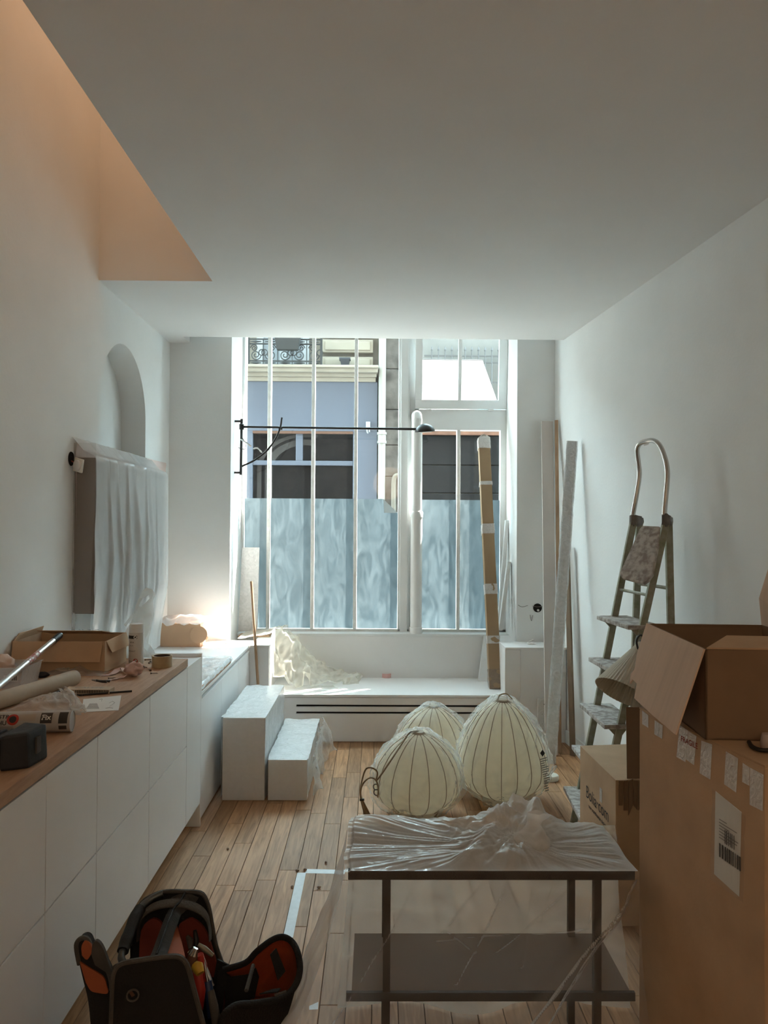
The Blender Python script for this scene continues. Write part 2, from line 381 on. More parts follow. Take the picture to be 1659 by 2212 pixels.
# floor: dark sub-floor and every board
fl = bmesh.new(); prism(fl, [V(-2, -2.4, -.12), V(2.6, -2.4, -.12), V(2.0, 6.7, -.12), V(-2, 6.7, -.12)], [V(-2, -2.4, -.004), V(2.6, -2.4, -.004), V(2.0, 6.7, -.004), V(-2, 6.7, -.004)])
floor = struct(fin(fl, 'floor', mat('subfloor', (.035, .024, .016), .9)), 'old oak strip floor with dark gaps and worn patches', 'floor')
BW = .0872
plank_meshes = {}
def plank_mesh(L):
    k = round(L, 2)
    if k not in plank_meshes:
        bm = bmesh.new(); w = BW/2-.0011; c = .0016; h = .0
        prism(bm, [V(-w, 0, -.004), V(w, 0, -.004), V(w, k-.002, -.004), V(-w, k-.002, -.004)], [V(-w, 0, -c), V(w, 0, -c), V(w, k-.002, -c), V(-w, k-.002, -c)])
        t = [f for f in bm.faces if f.calc_center_median().z > -c-.0001 and abs(f.normal.z) > .9]
        bm.normal_update()
        top = max(bm.faces, key=lambda f: f.calc_center_median().z)
        r = bmesh.ops.inset_region(bm, faces=[top], thickness=c, depth=c)
        bmesh.ops.recalc_face_normals(bm, faces=bm.faces)
        me = bpy.data.meshes.new('plank'); bm.to_mesh(me); bm.free(); me.materials.append(MATS['floor_oak']); plank_meshes[k] = me
    return plank_meshes[k]
Y0F, Y1F = 1.9, 5.72
x = -1.07+.02; row = 0
rp = random.Random(11)
while x < XR(1.9):
    xc = x+BW/2
    y = Y0F-rp.uniform(0, .7) if False else Y0F
    ymax = Y1F
    if xc-BW/2 > XR(5.72)-.02: ymax = min(Y1F, 5.98+(1.393-.02-xc+BW/2)/.0963)
    first = True
    while y < ymax-.05:
        L = rp.choice((.45, .6, .75, .9, 1.05, 1.2)) if not first else rp.choice((.3, .5, .7, .9))
        first = False
        if y+L > ymax-.18: L = ymax-y
        o = bpy.data.objects.new('plank', plank_mesh(L)); COL.objects.link(o); o.location = (xc, y, 0); o.parent = floor
        y += round(L, 2)
    x += BW; row += 1
# plain boards continue behind the photographer
bm = bmesh.new()
x = -1.07+.02
while x < 2.1:
    if x < XR(1.9): box(bm, x+.001, min(x+BW-.001, XR(1.9)-.0), -2.2, Y0F-.002, -.004, 0)
    x += BW
o = fin(bm, 'plank_field', 'floor_oak', floor); o['kind'] = 'stuff'

# ceiling slab with the stairwell opening
bm = bmesh.new()
def cpoly(pts, z0=CEIL, z1=3.24): prism(bm, [V(a, b, z0) for a, b in pts], [V(a, b, z1) for a, b in pts])
cpoly([(VX, -2.3), (XR(-2.3)+.1, -2.3), (XR(YC)+.1, YC), (VX, YC)])
cpoly([(XL-.1, VY), (VX, VY), (VX, YC), (XL-.1, YC)])
cpoly([(XL-.1, YC), (-1.458, YC), (-1.458, YP+.02), (XL-.1, YP+.02)])
ceiling = struct(fin(bm, 'ceiling', 'ceiling_paint'), 'smooth white suspended ceiling with a stairwell opening', 'ceiling')
# upper enclosure of the stairwell
o = struct(bxo('wall_stairwell', XL-.1, VX, VY, VY+.12, 3.24, 5.7, 'plaster'), 'tall stairwell end wall above the ceiling opening', 'wall')
struct(bxo('ceiling_upper', XL-.3, 2.4, -2.4, 6.7, 5.7, 5.85, 'ceiling_paint'), 'upper ceiling over the stairwell', 'ceiling')
struct(bxo('wall_upper', VX+.35, VX+.45, -2.3, VY+.12, 3.24, 5.7, 'plaster'), 'upper wall beside the stairwell', 'wall')

# left wall with arched niche
bm = bmesh.new(); NY0, NY1, ND = 4.47, 5.37, .17; NR = (NY1-NY0)/2; NYC = (NY0+NY1)/2; NZS = 2.29; NZB = 1.0; ZT = 5.7
def q(*p): bm.faces.new([bm.verts.new(a) for a in p])
def wq(y0, y1, z0, z1, X=XL): q(V(X, y0, z0), V(X, y1, z0), V(X, y1, z1), V(X, y0, z1))
wq(-2.3, NY0, 0, ZT); wq(NY1, 6.7, 0, ZT); wq(NY0, NY1, 0, NZB)
outl = [V(XL, NY0, NZB), V(XL, NY0, NZS)]
arc = [V(XL, NYC-NR*math.cos(PI*k/32), NZS+NR*math.sin(PI*k/32)) for k in range(33)]
for k in range(32):
    a, b = arc[k], arc[k+1]
    q(a, b, V(XL, b.y, ZT), V(XL, a.y, ZT))
loop = [V(XL, NY0, NZB)]+arc+[V(XL, NY1, NZB)]
D = V(-ND, 0, 0)
bd = .03
for k in range(len(loop)):
    a, b = loop[k], loop[(k+1) % len(loop)]
    q(a, b, b+D, a+D)
q(*[p+D for p in loop])
bmesh.ops.remove_doubles(bm, verts=bm.verts, dist=.0005)
box(bm, XL-.4, XL-ND-.01, -2.3, 6.7, -.1, ZT)
box(bm, XL-.4, XL, -2.3, 6.7, -.1, 0); box(bm, XL-.4, XL, -2.45, -2.3, -.1, ZT)
wl = struct(fin(bm, 'wall_left', 'plaster', recalc=False), 'white plaster wall with an arched niche', 'wall')
# right wall (runs at a slight angle)
bm = bmesh.new()
prism(bm, [V(XR(-2.4), -2.4, -.1), V(XR(-2.4)+.3, -2.4, -.1), V(XR(6.7)+.3, 6.7, -.1), V(XR(6.7), 6.7, -.1)], [V(XR(-2.4), -2.4, ZT), V(XR(-2.4)+.3, -2.4, ZT), V(XR(6.7)+.3, 6.7, ZT), V(XR(6.7), 6.7, ZT)])
struct(fin(bm, 'wall_right', 'plaster'), 'plain white plaster wall beside the ladder', 'wall')
bm = bmesh.new()
prism(bm, [V(XR(a)-d, a, 0) for a, d in ((-2.3, .014), (-2.3, 0), (5.69, 0), (5.69, .014))], [V(XR(a)-d, a, .095) for a, d in ((-2.3, .014), (-2.3, 0), (5.69, 0), (5.69, .014))])
struct(fin(bm, 'baseboard_right', 'white_paint', bevel=.002), 'low white skirting board along the right wall', 'baseboard')
struct(bxo('wall_near', XL-.4, 2.6, -2.45, -2.3, -.1, ZT, 'plaster'), 'plain wall behind the photographer', 'wall')
# window wall: two piers, apron, lintel
bm = bmesh.new()
box(bm, XL-.1, PLX, YP, 6.7, -.1, 20); box(bm, PRX, 1.8, YP, 6.7, -.1, 20)
box(bm, PLX, PRX, 6.36, 6.7, -.1, .68); box(bm, XL-.1, 1.8, 5.6, 6.7, 3.36, 3.6); box(bm, PLX, PRX, 6.3, 6.7, 3.36, 20)
box(bm, -14, XL-.1, 6.3, 6.7, -.1, 20); box(bm, 1.8, 14, 6.3, 6.7, -.1, 20)
struct(fin(bm, 'wall_back', 'plaster'), 'window wall with deep white piers either side', 'wall')
bm = bmesh.new()
box(bm, -14, PLX, 6.701, 6.73, -.1, 20); box(bm, PRX, 14, 6.701, 6.73, -.1, 20); box(bm, PLX, PRX, 6.701, 6.73, 3.36, 20); box(bm, PLX, PRX, 6.701, 6.73, -.1, .68)
struct(fin(bm, 'wall_outside', mat('street_render', (.16, .15, .135), .9)), 'outer face of the window wall towards the street', 'wall')
# ------------------------------------------------------------ built-in units
XC = -.922
CT = .905; CB = .126; CM = .512
ys = [.985, 1.585, 2.185, 2.583, 3.177, 3.80]
lab = ['white handleless base cabinet in the run behind the tool bag', 'white handleless base cabinet with the tool bag pocket against it', 'narrow white handleless base cabinet next to the tool bag', 'white handleless base cabinet under the adhesive can and paper note', 'white handleless base cabinet under the tape roll end of the worktop']
for i in range(5):
    y0, y1 = ys[i], ys[i+1]
    c = thing('base_cabinet', lab[i], 'cabinet', (-1.26, (y0+y1)/2, 0), 'white base cabinets along the left wall')
    bxo('body', XL+.006, XC-.02, y0, y1, CB-.004, CT-.004, 'cabinet_gap_shade', c)
    bxo('plinth', XL+.02, XC-.09, y0, y1, 0, CB-.006, 'cabinet_white', c)
    bxo('door', XC-.019, XC, y0+.0025, y1-.0025, CM+.0028, CT-.008, 'cabinet_white', c, bevel=.0012)
    bxo('drawer_front', XC-.019, XC, y0+.0025, y1-.0025, CB, CM-.0028, 'cabinet_white', c, bevel=.0012)
# tall filler unit at the end of the run
ye = 4.125
c = thing('filler_cabinet', 'slim white end cabinet closing the run of base cabinets', 'cabinet', (-1.26, 3.96, 0))
bxo('front_panel', XC-.019, XC, 3.802, ye-.022, CB, .898, 'cabinet_white', c, bevel=.001)
bxo('body', XL+.006, XC-.02, 3.80, ye-.021, CB, .895, 'cabinet_white', c)
bxo('end_panel', XL+.006, XC, ye-.02, ye, 0, .915, 'cabinet_white', c, bevel=.001)
bxo('plinth', XL+.02, XC-.09, 3.80, ye-.021, 0, CB, 'cabinet_white', c)
# worktop
o = bxo('worktop', XL+.004, XC+.004, .9, 3.795, CT, .943, 'oak_top', bevel=.002)
tag(o, 'long oak worktop cluttered with tools and boxes', 'worktop')
# low units under the window corner
lowy = [4.127, 4.70, 5.275, 5.735]
labl = ['low white cabinet right behind the end panel of the worktop run', 'low white cabinet beside the wrapped step boxes', 'low white cabinet in the corner beside the wooden stick']
for i in range(3):
    y0, y1 = lowy[i], lowy[i+1]
    c = thing('low_cabinet', labl[i], 'cabinet', (-1.26, (y0+y1)/2, 0), 'low white cabinets in the window corner')
    bxo('body', XL+.006, XC-.03, y0, y1, .0, .682, 'cabinet_white', c)
    bxo('door', XC-.029, XC-.01, y0+.0015, y1-.0015, .02, .66, 'cabinet_white', c, bevel=.001)
bxo_ = bxo('low_worktop', XL+.004, XC-.008, 4.127, 5.978, .684, .70, 'cabinet_white', bevel=.001)
tag(bxo_, 'white low worktop with sun streaks under the kraft box', 'worktop')
# window bench
bx0, bx1, byf, byb = -.79, .962, 5.69, 6.32
c = thing('bench_arm', 'white side block where the wooden stick leans', 'bench', (-.86, 5.9, 0), 'side blocks of the window bench')
bxo('front_panel', XC-.006, bx0, 5.735, 5.753, 0, .684, 'cabinet_white', c, bevel=.001)
bxo('body', XC-.006, bx0, 5.754, 6.34, 0, .684, 'cabinet_white', c)
bxo('top_panel', XC-.006, bx0+.002, 5.733, 6.34, .685, .70, 'cabinet_white', c, bevel=.001)
sb = thing('window_bench', 'white built-in window bench with two dark vent slots', 'bench', (.08, 6.0, 0))
bxo('seat_panel', bx0, bx1, byf-.004, byb, .329, .347, 'cabinet_white', sb, bevel=.001)
sz = [(0, .192), (.208, .247), (.263, .326)]   # front panel is cut by two slots
sx0, sx1 = P(640, 1524, Y=byf).x, P(1035, 1524, Y=byf).x
bm = bmesh.new()
z1, z2 = P(840, 1540, Y=byf).z, P(840, 1525, Y=byf).z
sh = .0075
for a, b in ((0.004, z1-sh), (z1+sh, z2-sh), (z2+sh, .326)): box(bm, sx0, sx1, byf, byf+.019, a, b)
box(bm, bx0, sx0, byf, byf+.019, .004, .326); box(bm, sx1, bx1, byf, byf+.019, .004, .326)
fin(bm, 'front_panel', 'cabinet_white', sb)
bxo('slot_back', bx0+.02, bx1-.02, byf+.04, byf+.06, .01, .32, 'hole', sb)
bxo('backrest_panel', bx0, bx1, byb, byb+.02, .347, .684, 'cabinet_white', sb)
c = thing('bench_arm', 'white side block with three power sockets under the right pier', 'bench', (1.2, 5.8, 0), 'side blocks of the window bench')
bxo('body', bx1, XR(5.98), byf+.02, 5.979, 0, .684, 'cabinet_white', c)
bxo('body_rear', bx1, PRX-.001, 5.979, 6.34, 0, .684, 'cabinet_white', c)
xs_ = P(1124, 1480, Y=byf).x
bxo('front_panel', bx1, xs_-.001, byf, byf+.019, 0, .684, 'cabinet_white', c, bevel=.001)
bxo('front_panel', xs_+.001, XR(5.72)-.002, byf, byf+.019, 0, .684, 'cabinet_white', c, bevel=.001)
bm = bmesh.new(); prism(bm, [V(bx1, byf-.002, .685), V(XR(5.69)-.002, byf-.002, .685), V(XR(5.979)-.002, 5.979, .685), V(bx1, 5.979, .685)], [V(bx1, byf-.002, .70), V(XR(5.69)-.002, byf-.002, .70), V(XR(5.979)-.002, 5.979, .70), V(bx1, 5.979, .70)])
box(bm, bx1, PRX-.001, 5.979, 6.34, .685, .70)
fin(bm, 'top_panel', 'cabinet_white', c)
# sockets
ps = P(1171, 1542, Y=byf)
sk = thing('power_sockets', 'triple white power socket strip on the bench side block', 'socket', (ps.x, byf, ps.z))
bxo('plate', ps.x-.034, ps.x+.05, byf-.011, byf-.0005, ps.z-.115, ps.z+.115, 'white_plastic', sk, bevel=.002)
for dz in (.073, 0, -.071):
    latheo('socket', [(.031, 0), (.031, .003), (.027, .003), (.0245, -.006), (0, -.006)], 'white_plastic', sk, c=(ps.x+.008, byf-.011, ps.z+dz), ax=(0, -1, 0), n=24)
    if dz < .05:
        bm = bmesh.new()
        for s in (-1, 1): lathe(bm, [(.0035, -.005), (.0035, .0), (0, .0)], 8, (ps.x+.008+s*.0095, byf-.011, ps.z+dz), V(0, -1, 0))
        fin(bm, 'pin_hole', 'hole', sk)
    else: bxo('port', ps.x+.010, ps.x+.024, byf-.0125, byf-.0055, ps.z+dz-.004, ps.z+dz+.004, 'hole', sk)
# window sill
sl = struct(bxo('trim_1', PLX, PRX, 6.321, 6.46, .685, .704, 'white_paint'), 'white window sill board above the bench', 'window sill')
# hole in the right pier with loose wires
ph = P(1161, 1313, Y=YP)
ob = thing('outlet_hole', 'open black round outlet hole with loose wires in the right pier', 'outlet', (ph.x, YP, ph.z))
latheo('hole_ring', [(.034, .001), (.0345, .004), (.031, .004), (.0305, .001), (0, .001)], 'hole', ob, c=(ph.x, YP, ph.z), ax=(0, -1, 0))
tubeo('wire', spline([P(1150, 1309, Y=YP-.008), P(1160, 1311, Y=YP-.02), P(1172, 1310, Y=YP-.008)]), .0013, 'ink_grey', ob)
latheo('terminal', [(.0, .004), (.009, .004), (.009, .012), (.005, .012), (.005, .006), (0, .006)], 'white_plastic', ob, c=P(1162, 1318, Y=YP-.001), ax=(0, -1, 0), n=12)
tubeo('wire', spline([P(1119, 1307, Y=YP-.004), P(1128, 1311, Y=YP-.012), P(1140, 1308, Y=YP-.004)]), .0022, 'ink_grey', ob)
tubeo('wire', spline([P(1145, 1328, Y=YP-.004), P(1148, 1341, Y=YP-.01), P(1151, 1329, Y=YP-.004)]), .0022, 'ink_grey', ob)

# ------------------------------------------------------------ window
win = bpy.data.objects.new('window_1', None); COL.objects.link(win); win.location = (0, YW, .7); struct(win, 'tall shopfront window with narrow mullions and frosted lower panes', 'window')
ZB = .705; ZTW = 3.36
def wx(x, y=1045, Y=YW): return P(x, y, Y=Y).x
def wz(y, x=830, Y=YW): return P(x, y, Y=Y).z
mull = [wx(581), wx(676), wx(768)]
postl, postr = wx(860), wx(884)
rb0, rb1 = wx(905), PRX
zf = wz(1078)     # top of the frosted film
bxo('frame_left', PLX, PLX+.02, YW-.03, YW+.03, ZB, ZTW, 'white_paint', win)
bxo('frame_bottom', PLX+.02, PRX, YW-.03, YW+.03, ZB-.02, ZB+.018, 'old_white', win)
for mx_ in mull: bxo('mullion', mx_-.014, mx_+.014, YW-.022, YW+.05, ZB+.018, ZTW, 'old_white', win, bevel=.003)
bm = bmesh.new(); box(bm, postl, postr, YW-.03, YW+.05, ZB, ZTW); box(bm, postl+.02, postr-.015, YW-.055, YW-.03, ZB, ZTW); box(bm, postr, rb0, YW-.005, YW+.04, ZB, ZTW)
fin(bm, 'post', 'white_paint', win, bevel=.003)
edges = [PLX+.02]+mull+[postl]
for i in range(4):
    a, b = edges[i]+(.0 if i == 0 else .014), edges[i+1]-(.014 if i < 3 else 0)
    p = quado('pane', a, b, YW+.006, ZB+.018, ZTW, 'window_glass', win)
    if i < 3: quado('frosted_film', a+.002, b-.002, YW+.002, ZB+.02, zf, 'frosted', p)
    else:
        cx, cz = P(828, 1080, Y=YW).x, P(855, 1108, Y=YW).z
        polyo('frosted_film', [V(a+.002, YW+.002, ZB+.02), V(b-.002, YW+.002, ZB+.02), V(b-.002, YW+.002, cz), V(cx, YW+.002, zf), V(a+.002, YW+.002, zf)], 'frosted', p)
        # folded-down corner
        polyo('folded_corner', [V(cx, YW-.002, zf), V(b-.002, YW-.002, cz), V(cx+.008, YW-.012, cz+.0)], 'fold_film', p)
# right bay
zt0, zt1 = wz(930, 1000), wz(886, 1000)
bxo('transom', rb0, rb1, YW-.03, YW+.04, zt0, zt1, 'white_paint', win, bevel=.002)
bxo('frame_right', wx(1080), rb1, YW-.03, YW+.05, ZB, zt0, 'white_paint', win)
m5 = wx(990)
bxo('mullion', m5-.014, m5+.014, YW-.022, YW+.05, ZB+.018, zt0, 'old_white', win, bevel=.003)
for a, b in ((rb0, m5-.014), (m5+.014, wx(1080))):
    p = quado('pane', a, b, YW+.006, ZB+.018, zt0, 'window_glass', win)
    quado('frosted_film', a+.002, b-.002, YW+.002, ZB+.02, wz(1080, 1000), 'frosted', p)
# upper fixed frame around the tilted sash
bxo('frame_right', wx(1100, 800), rb1, YW-.02, YW+.05, zt1, ZTW, 'white_paint', win)
# hopper sash tilted inwards, hinged at the bottom
SH = .10                                        # run per metre of height
def hp(x, y):                                  # pixel on the sash plane
    d = ray(x, y); n = V(0, 1, SH); p0 = V(0, YW-.045, zt1)
    return EYE+d*((p0-EYE).dot(n)/d.dot(n))
def hbar(name, x0, x1, z0, z1, th=.045, m='white_paint', parent=win, off=0):
    def pt(x, z, dy): return V(x, YW-.045-SH*(z-zt1)+dy+off, z)
    bm = bmesh.new(); prism(bm, [pt(x0, z0, 0), pt(x1, z0, 0), pt(x1, z1, 0), pt(x0, z1, 0)], [pt(x0, z0, th), pt(x1, z0, th), pt(x1, z1, th), pt(x0, z1, th)])
    return fin(bm, name, m, parent, bevel=.002 if th > .02 else 0)
hx0, hx1 = hp(897, 860).x, hp(1095, 860).x
hz0, hz1 = hp(1000, 883).z, 3.345
gx0, gx1, gz0 = hp(912, 860).x, hp(1077, 860).x, hp(1000, 864).z
hbar('sash_rail', hx0, hx1, hz0, gz0); hbar('sash_stile', hx0, gx0, gz0, hz1); hbar('sash_stile', gx1, hx1, gz0, hz1)
hm = (hp(990, 830).x+hp(997, 830).x)/2
hbar('sash_bar', hm-.014, hm+.014, gz0, hz1)
for a, b in ((gx0, hm-.014), (hm+.014, gx1)): polyo('pane', [V(x_, YW-.025-SH*(z_-zt1), z_) for x_, z_ in ((a, gz0), (b, gz0), (b, hz1), (a, hz1))], 'window_glass', win)
for hx_ in (926, 1060):
    pp = hp(hx_, 886); tubeo('hinge', [pp+V(-.022, -.008, 0), pp+V(.022, -.008, 0)], .009, 'white_plastic', win, n=10)

# rain pipe inside the window
pr = .048; pc = wx(900, 1100, 6.38)
pz = wz(905, 900, 6.38)
dp = thing('down_pipe', 'white vertical drain pipe in front of the window post', 'pipe', (pc, 6.38, .704))
tubeo('pipe', [V(pc, 6.38, .704), V(pc, 6.38, wz(1118, 900, 6.38))], pr, 'white_plastic', dp, n=20)
tubeo('pipe', spline([V(pc, 6.38, wz(1118, 900, 6.38)), V(pc, 6.38, pz-.08), V(pc, 6.385, pz-.02), V(pc, 6.41, pz+.025), V(pc, 6.45, pz+.04), V(pc, 6.49, pz+.042)], 5), pr*.92, 'white_plastic', dp, n=20)
latheo('collar', [(pr*.9, -.02), (pr*1.1, -.02), (pr*1.12, .02), (pr*1.02, .03), (pr*.9, .03)], 'white_plastic', dp, c=(pc, 6.38, wz(1112, 900, 6.38)))
latheo('foot_collar', [(pr*.95, 0), (pr*1.1, 0), (pr*1.1, .05), (pr*.95, .055)], 'white_plastic', dp, c=(pc, 6.38, .7045))

# ============================================================ across the street
YE = 14.0
def E(x, y, Y=YE): return P(x, y, Y=Y)
struct(bxo('pavement', -14, 14, 6.7, 15, -.25, -.12, 'asphalt'), 'pale street surface outside the window', 'street')
bl = thing('street_building', 'stone town house with a blue-grey shopfront across the street', 'building', (0, YE, -.12))
TOPZ = 7.0
bxo('wall', -14, 14, YE+.02, YE+.6, -.12, TOPZ, 'stone', bl)
xr_ = E(815, 950).x; zf1 = E(680, 827).z
# shopfront: blue panels around dark glazing
gx = [E(548, 960).x, E(640, 960).x, E(655, 960).x, E(763, 960).x]
gz = [E(650, 1130).z, E(650, 1006).z, E(650, 996).z, E(650, 939).z]
bm = bmesh.new(); yf0, yf1 = YE-.12, YE+.02
box(bm, -9, xr_, yf0, yf1, gz[3]+.05, zf1)                       # fascia
box(bm, gx[3], xr_, yf0, yf1, -.12, gz[3]+.05)                      # right pier
box(bm, E(525, 960).x-.05, gx[0], yf0, yf1, -.12, gz[3]+.05)
box(bm, gx[1], gx[2], yf0+.03, yf1, gz[2], gz[3]+.05)
box(bm, gx[0], gx[3], yf0+.02, yf1, gz[1], gz[2])
box(bm, -9, E(525, 960).x-.05, yf0+.05, yf1, -.12, gz[3]+.05)
box(bm, gx[0], gx[3], yf0+.02, yf1, -.12, .4)
fin(bm, 'shopfront', 'shop_blue', bl, bevel=.008)
for a, b, c, d in ((gx[0], gx[1], gz[2], gz[3]), (gx[2], gx[3], gz[2], gz[3]), (gx[0], gx[3], .4, gz[1])):
    bxo('shop_pane', a, b, YE-.04, YE-.03, c, d, 'shop_glass', bl)
bxo('copper_strip', gx[0], gx[3], yf0-.01, yf0+.04, gz[3]+.005, gz[3]+.05, 'copper', bl)
# reflection of an arch, built as thin strips on the dark glazing
ac = E(690, 1100); ar = .72
for r0, r1 in ((.60, .74), (.80, .88)):
    bm = bmesh.new()
    pts = [(math.cos(t), math.sin(t)) for t in [PI*(.42+.58*k/20) for k in range(21)]]
    for k in range(20):
        (c0, s0), (c1, s1) = pts[k], pts[k+1]; z0 = E(690, 1010).z-.05; x0 = E(655, 1010).x+.05
        prism(bm, [V(x0+r0*c0, YE-.046, z0+r0*s0*.75), V(x0+r1*c0, YE-.046, z0+r1*s0*.75), V(x0+r1*c1, YE-.046, z0+r1*s1*.75), V(x0+r0*c1, YE-.046, z0+r0*s1*.75)],
              [V(x0+r0*c0, YE-.040, z0+r0*s0*.75), V(x0+r1*c0, YE-.040, z0+r1*s0*.75), V(x0+r1*c1, YE-.040, z0+r1*s1*.75), V(x0+r0*c1, YE-.040, z0+r0*s1*.75)])
    box(bm, x0-r1, x0-r0, YE-.046, YE-.040, .5, z0)
    fin(bm, 'arch_reflection', mat('arch_reflection_tone', (.016, .012, .0095), .8, var=.2), bl)
# cornice
bm = bmesh.new(); zc1 = E(680, 797).z; xcr = E(808, 810).x
h = zc1-zf1
for k, (d, a, b) in enumerate(((.16, 0, .3), (.22, .3, .55), (.34, .55, .82), (.40, .82, 1))): box(bm, -9, xcr+d*.2, YE-d, YE+.03, zf1+h*a, zf1+h*b)
fin(bm, 'cornice', 'stone_pale', bl, bevel=.01)
# upper storey: rusticated panels right of the balcony
px0, px1 = E(697, 760).x, E(806, 760).x
zz = [E(750, 797).z, E(750, 772).z, E(750, 765).z, E(750, 735).z, E(750, 728).z, E(750, 700).z]
for a, b in ((zz[0], zz[1]), (zz[2], zz[3]), (zz[4], zz[5])):
    o = bxo('stone_panel', px0, px1, YE-.10, YE+.03, a+.01, b-.01, 'stone_pale', bl, bevel=.012)
    bm = bmesh.new(); box(bm, px0+.05, px1-.05, YE-.118, YE-.10, a+.05, b-.05); fin(bm, 'raised_field', 'stone_pale', o, bevel=.012)
# french window behind the balcony
w0, w1 = E(555, 760).x, E(668, 760).x
bxo('window_opening', w0, w1, YE-.005, YE+.018, zc1, E(600, 660).z, mat('far_glass', (.17, .185, .20), .4), bl)
bxo('window_frame', (w0+w1)/2-.06, (w0+w1)/2+.06, YE-.03, YE-.006, zc1, E(600, 660).z, mat('far_white', (.27, .275, .28), .6), bl)
bxo('window_frame', w0, w0+.12, YE-.03, YE-.006, zc1, E(600, 660).z, mat('far_white', (.27, .275, .28), .6), bl)
bxo('window_frame', w1-.12, w1, YE-.03, YE-.006, zc1, E(600, 660).z, mat('far_white', (.27, .275, .28), .6), bl)
# scrolled iron balcony railing
YR = YE-.36
ra0, ra1 = E(537, 760, YR).x, E(694, 760, YR).x
rz = [zc1+.02, E(600, 788, YR).z, E(600, 780, YR).z, E(600, 743, YR).z, E(600, 733, YR).z]
rail = bpy.data.objects.new('railing', None); COL.objects.link(rail); par(rail, bl); rail.matrix_parent_inverse = Matrix.Translation(-bl.location)
def rpt(name, bm): 
    o = fin(bm, name, 'wrought_iron', None, smooth=True, angle=50); o.parent = rail; o.matrix_parent_inverse = Matrix.Identity(4); return o
for z in rz[1:]:
    bm = bmesh.new(); box(bm, ra0, ra1, YR-.012, YR+.012, z-.012, z+.012); rpt('rail_bar', bm)
for x in (ra0, ra1):
    bm = bmesh.new(); box(bm, x-.02, x+.02, YR-.02, YR+.02, rz[0]-.02, rz[4]+.02); rpt('rail_post', bm)
def scroll(cx, cz, r, sgn, flip):
    pts = []
    for k in range(34):
        t = k/33*PI*3.4; rr = r*(1-.80*k/33)
        pts.append(V(cx+sgn*rr*math.cos(t), YR, cz+flip*rr*math.sin(t)))
    bm = bmesh.new(); tube(bm, pts, .010, 5); rpt('scroll', bm)
zm = (rz[2]+rz[3])/2; hr = (rz[3]-rz[2])/2
n_s = 5; stp = (ra1-ra0)/n_s
for k in range(n_s):
    cx = ra0+stp*(k+.5); sg = 1 if k % 2 == 0 else -1
    scroll(cx, zm-hr*.30, hr*.62, sg, -1); scroll(cx-sg*stp*.12, zm+hr*.52, hr*.42, -sg, 1)
    bm = bmesh.new(); lathe(bm, [(.045, -.012), (.06, -.012), (.06, .012), (.045, .012), (.045, -.012)], 12, (cx+stp*.45*sg*.9, YR, zm), V(0, 1, 0)); rpt('ring', bm)
    bm = bmesh.new(); tube(bm, [V(cx-.1, YR, (rz[3]+rz[4])/2), V(cx, YR, (rz[3]+rz[4])/2), V(cx+.1, YR, (rz[3]+rz[4])/2)], [.006, .022, .006], 6); rpt('rail_ornament', bm)
    bm = bmesh.new(); tube(bm, [V(cx-.1, YR, (rz[1]+rz[2])/2), V(cx, YR, (rz[1]+rz[2])/2), V(cx+.1, YR, (rz[1]+rz[2])/2)], [.006, .022, .006], 6); rpt('rail_ornament', bm)
    if k: 
        bm = bmesh.new(); tube(bm, [V(ra0+stp*k, YR, rz[1]), V(ra0+stp*k, YR, rz[4])], .010, 6); rpt('rail_bar', bm)
# planter box hung over the rail, flower pot on the cornice
p0, p1 = E(592, 756, YR-.1), E(650, 756, YR-.1)
c = thing('window_box', 'long dark grey planter box hung on the balcony railing', 'planter', (p0.x, YR-.1, p0.z))
bm = bmesh.new(); zt_ = E(600, 722, YR-.1).z
prism(bm, [V(p0.x+.05, YR-.15, p0.z), V(p1.x-.05, YR-.15, p0.z), V(p1.x-.05, YR-.02, p0.z), V(p0.x+.05, YR-.02, p0.z)], [V(p0.x, YR-.2, zt_), V(p1.x, YR-.2, zt_), V(p1.x, YR-.015, zt_), V(p0.x, YR-.015, zt_)])
fin(bm, 'box', mat('planter_grey', (.022, .022, .021), .7), c, bevel=.008)
bm = bmesh.new()
for k in range(60):
    x = rnd.uniform(p0.x+.05, p1.x-.05); b = V(x, YR-.1, zt_); d = V(rnd.uniform(-.08, .08), rnd.uniform(-.06, .06), rnd.uniform(.04, .16)); s = V(.012, 0, 0)
    bm.faces.new([bm.verts.new(p) for p in (b-s, b+s, b+d)])
fin(bm, 'plants', mat('leaf', (.05, .10, .03), .7), c)
pc_ = E(745, 798, YE-.25)
c = thing('flower_pot', 'small dark square pot on the stone cornice', 'planter', (pc_.x, YE-.25, zc1))
bm = bmesh.new(); r0, r1, zt2 = .062, .085, zc1+(E(745, 781).z-E(745, 798).z)
prism(bm, [V(pc_.x+a*r0, YE-.25+b*r0, zc1) for a, b in ((-1, -1), (1, -1), (1, 1), (-1, 1))], [V(pc_.x+a*r1, YE-.25+b*r1, zt2-.03) for a, b in ((-1, -1), (1, -1), (1, 1), (-1, 1))])
fin(bm, 'pot', mat('pot_blue', (.016, .018, .024), .6), c)
bxo('rim', pc_.x-.10, pc_.x+.10, YE-.35, YE-.15, zt2-.03, zt2, 'pot_blue', c)
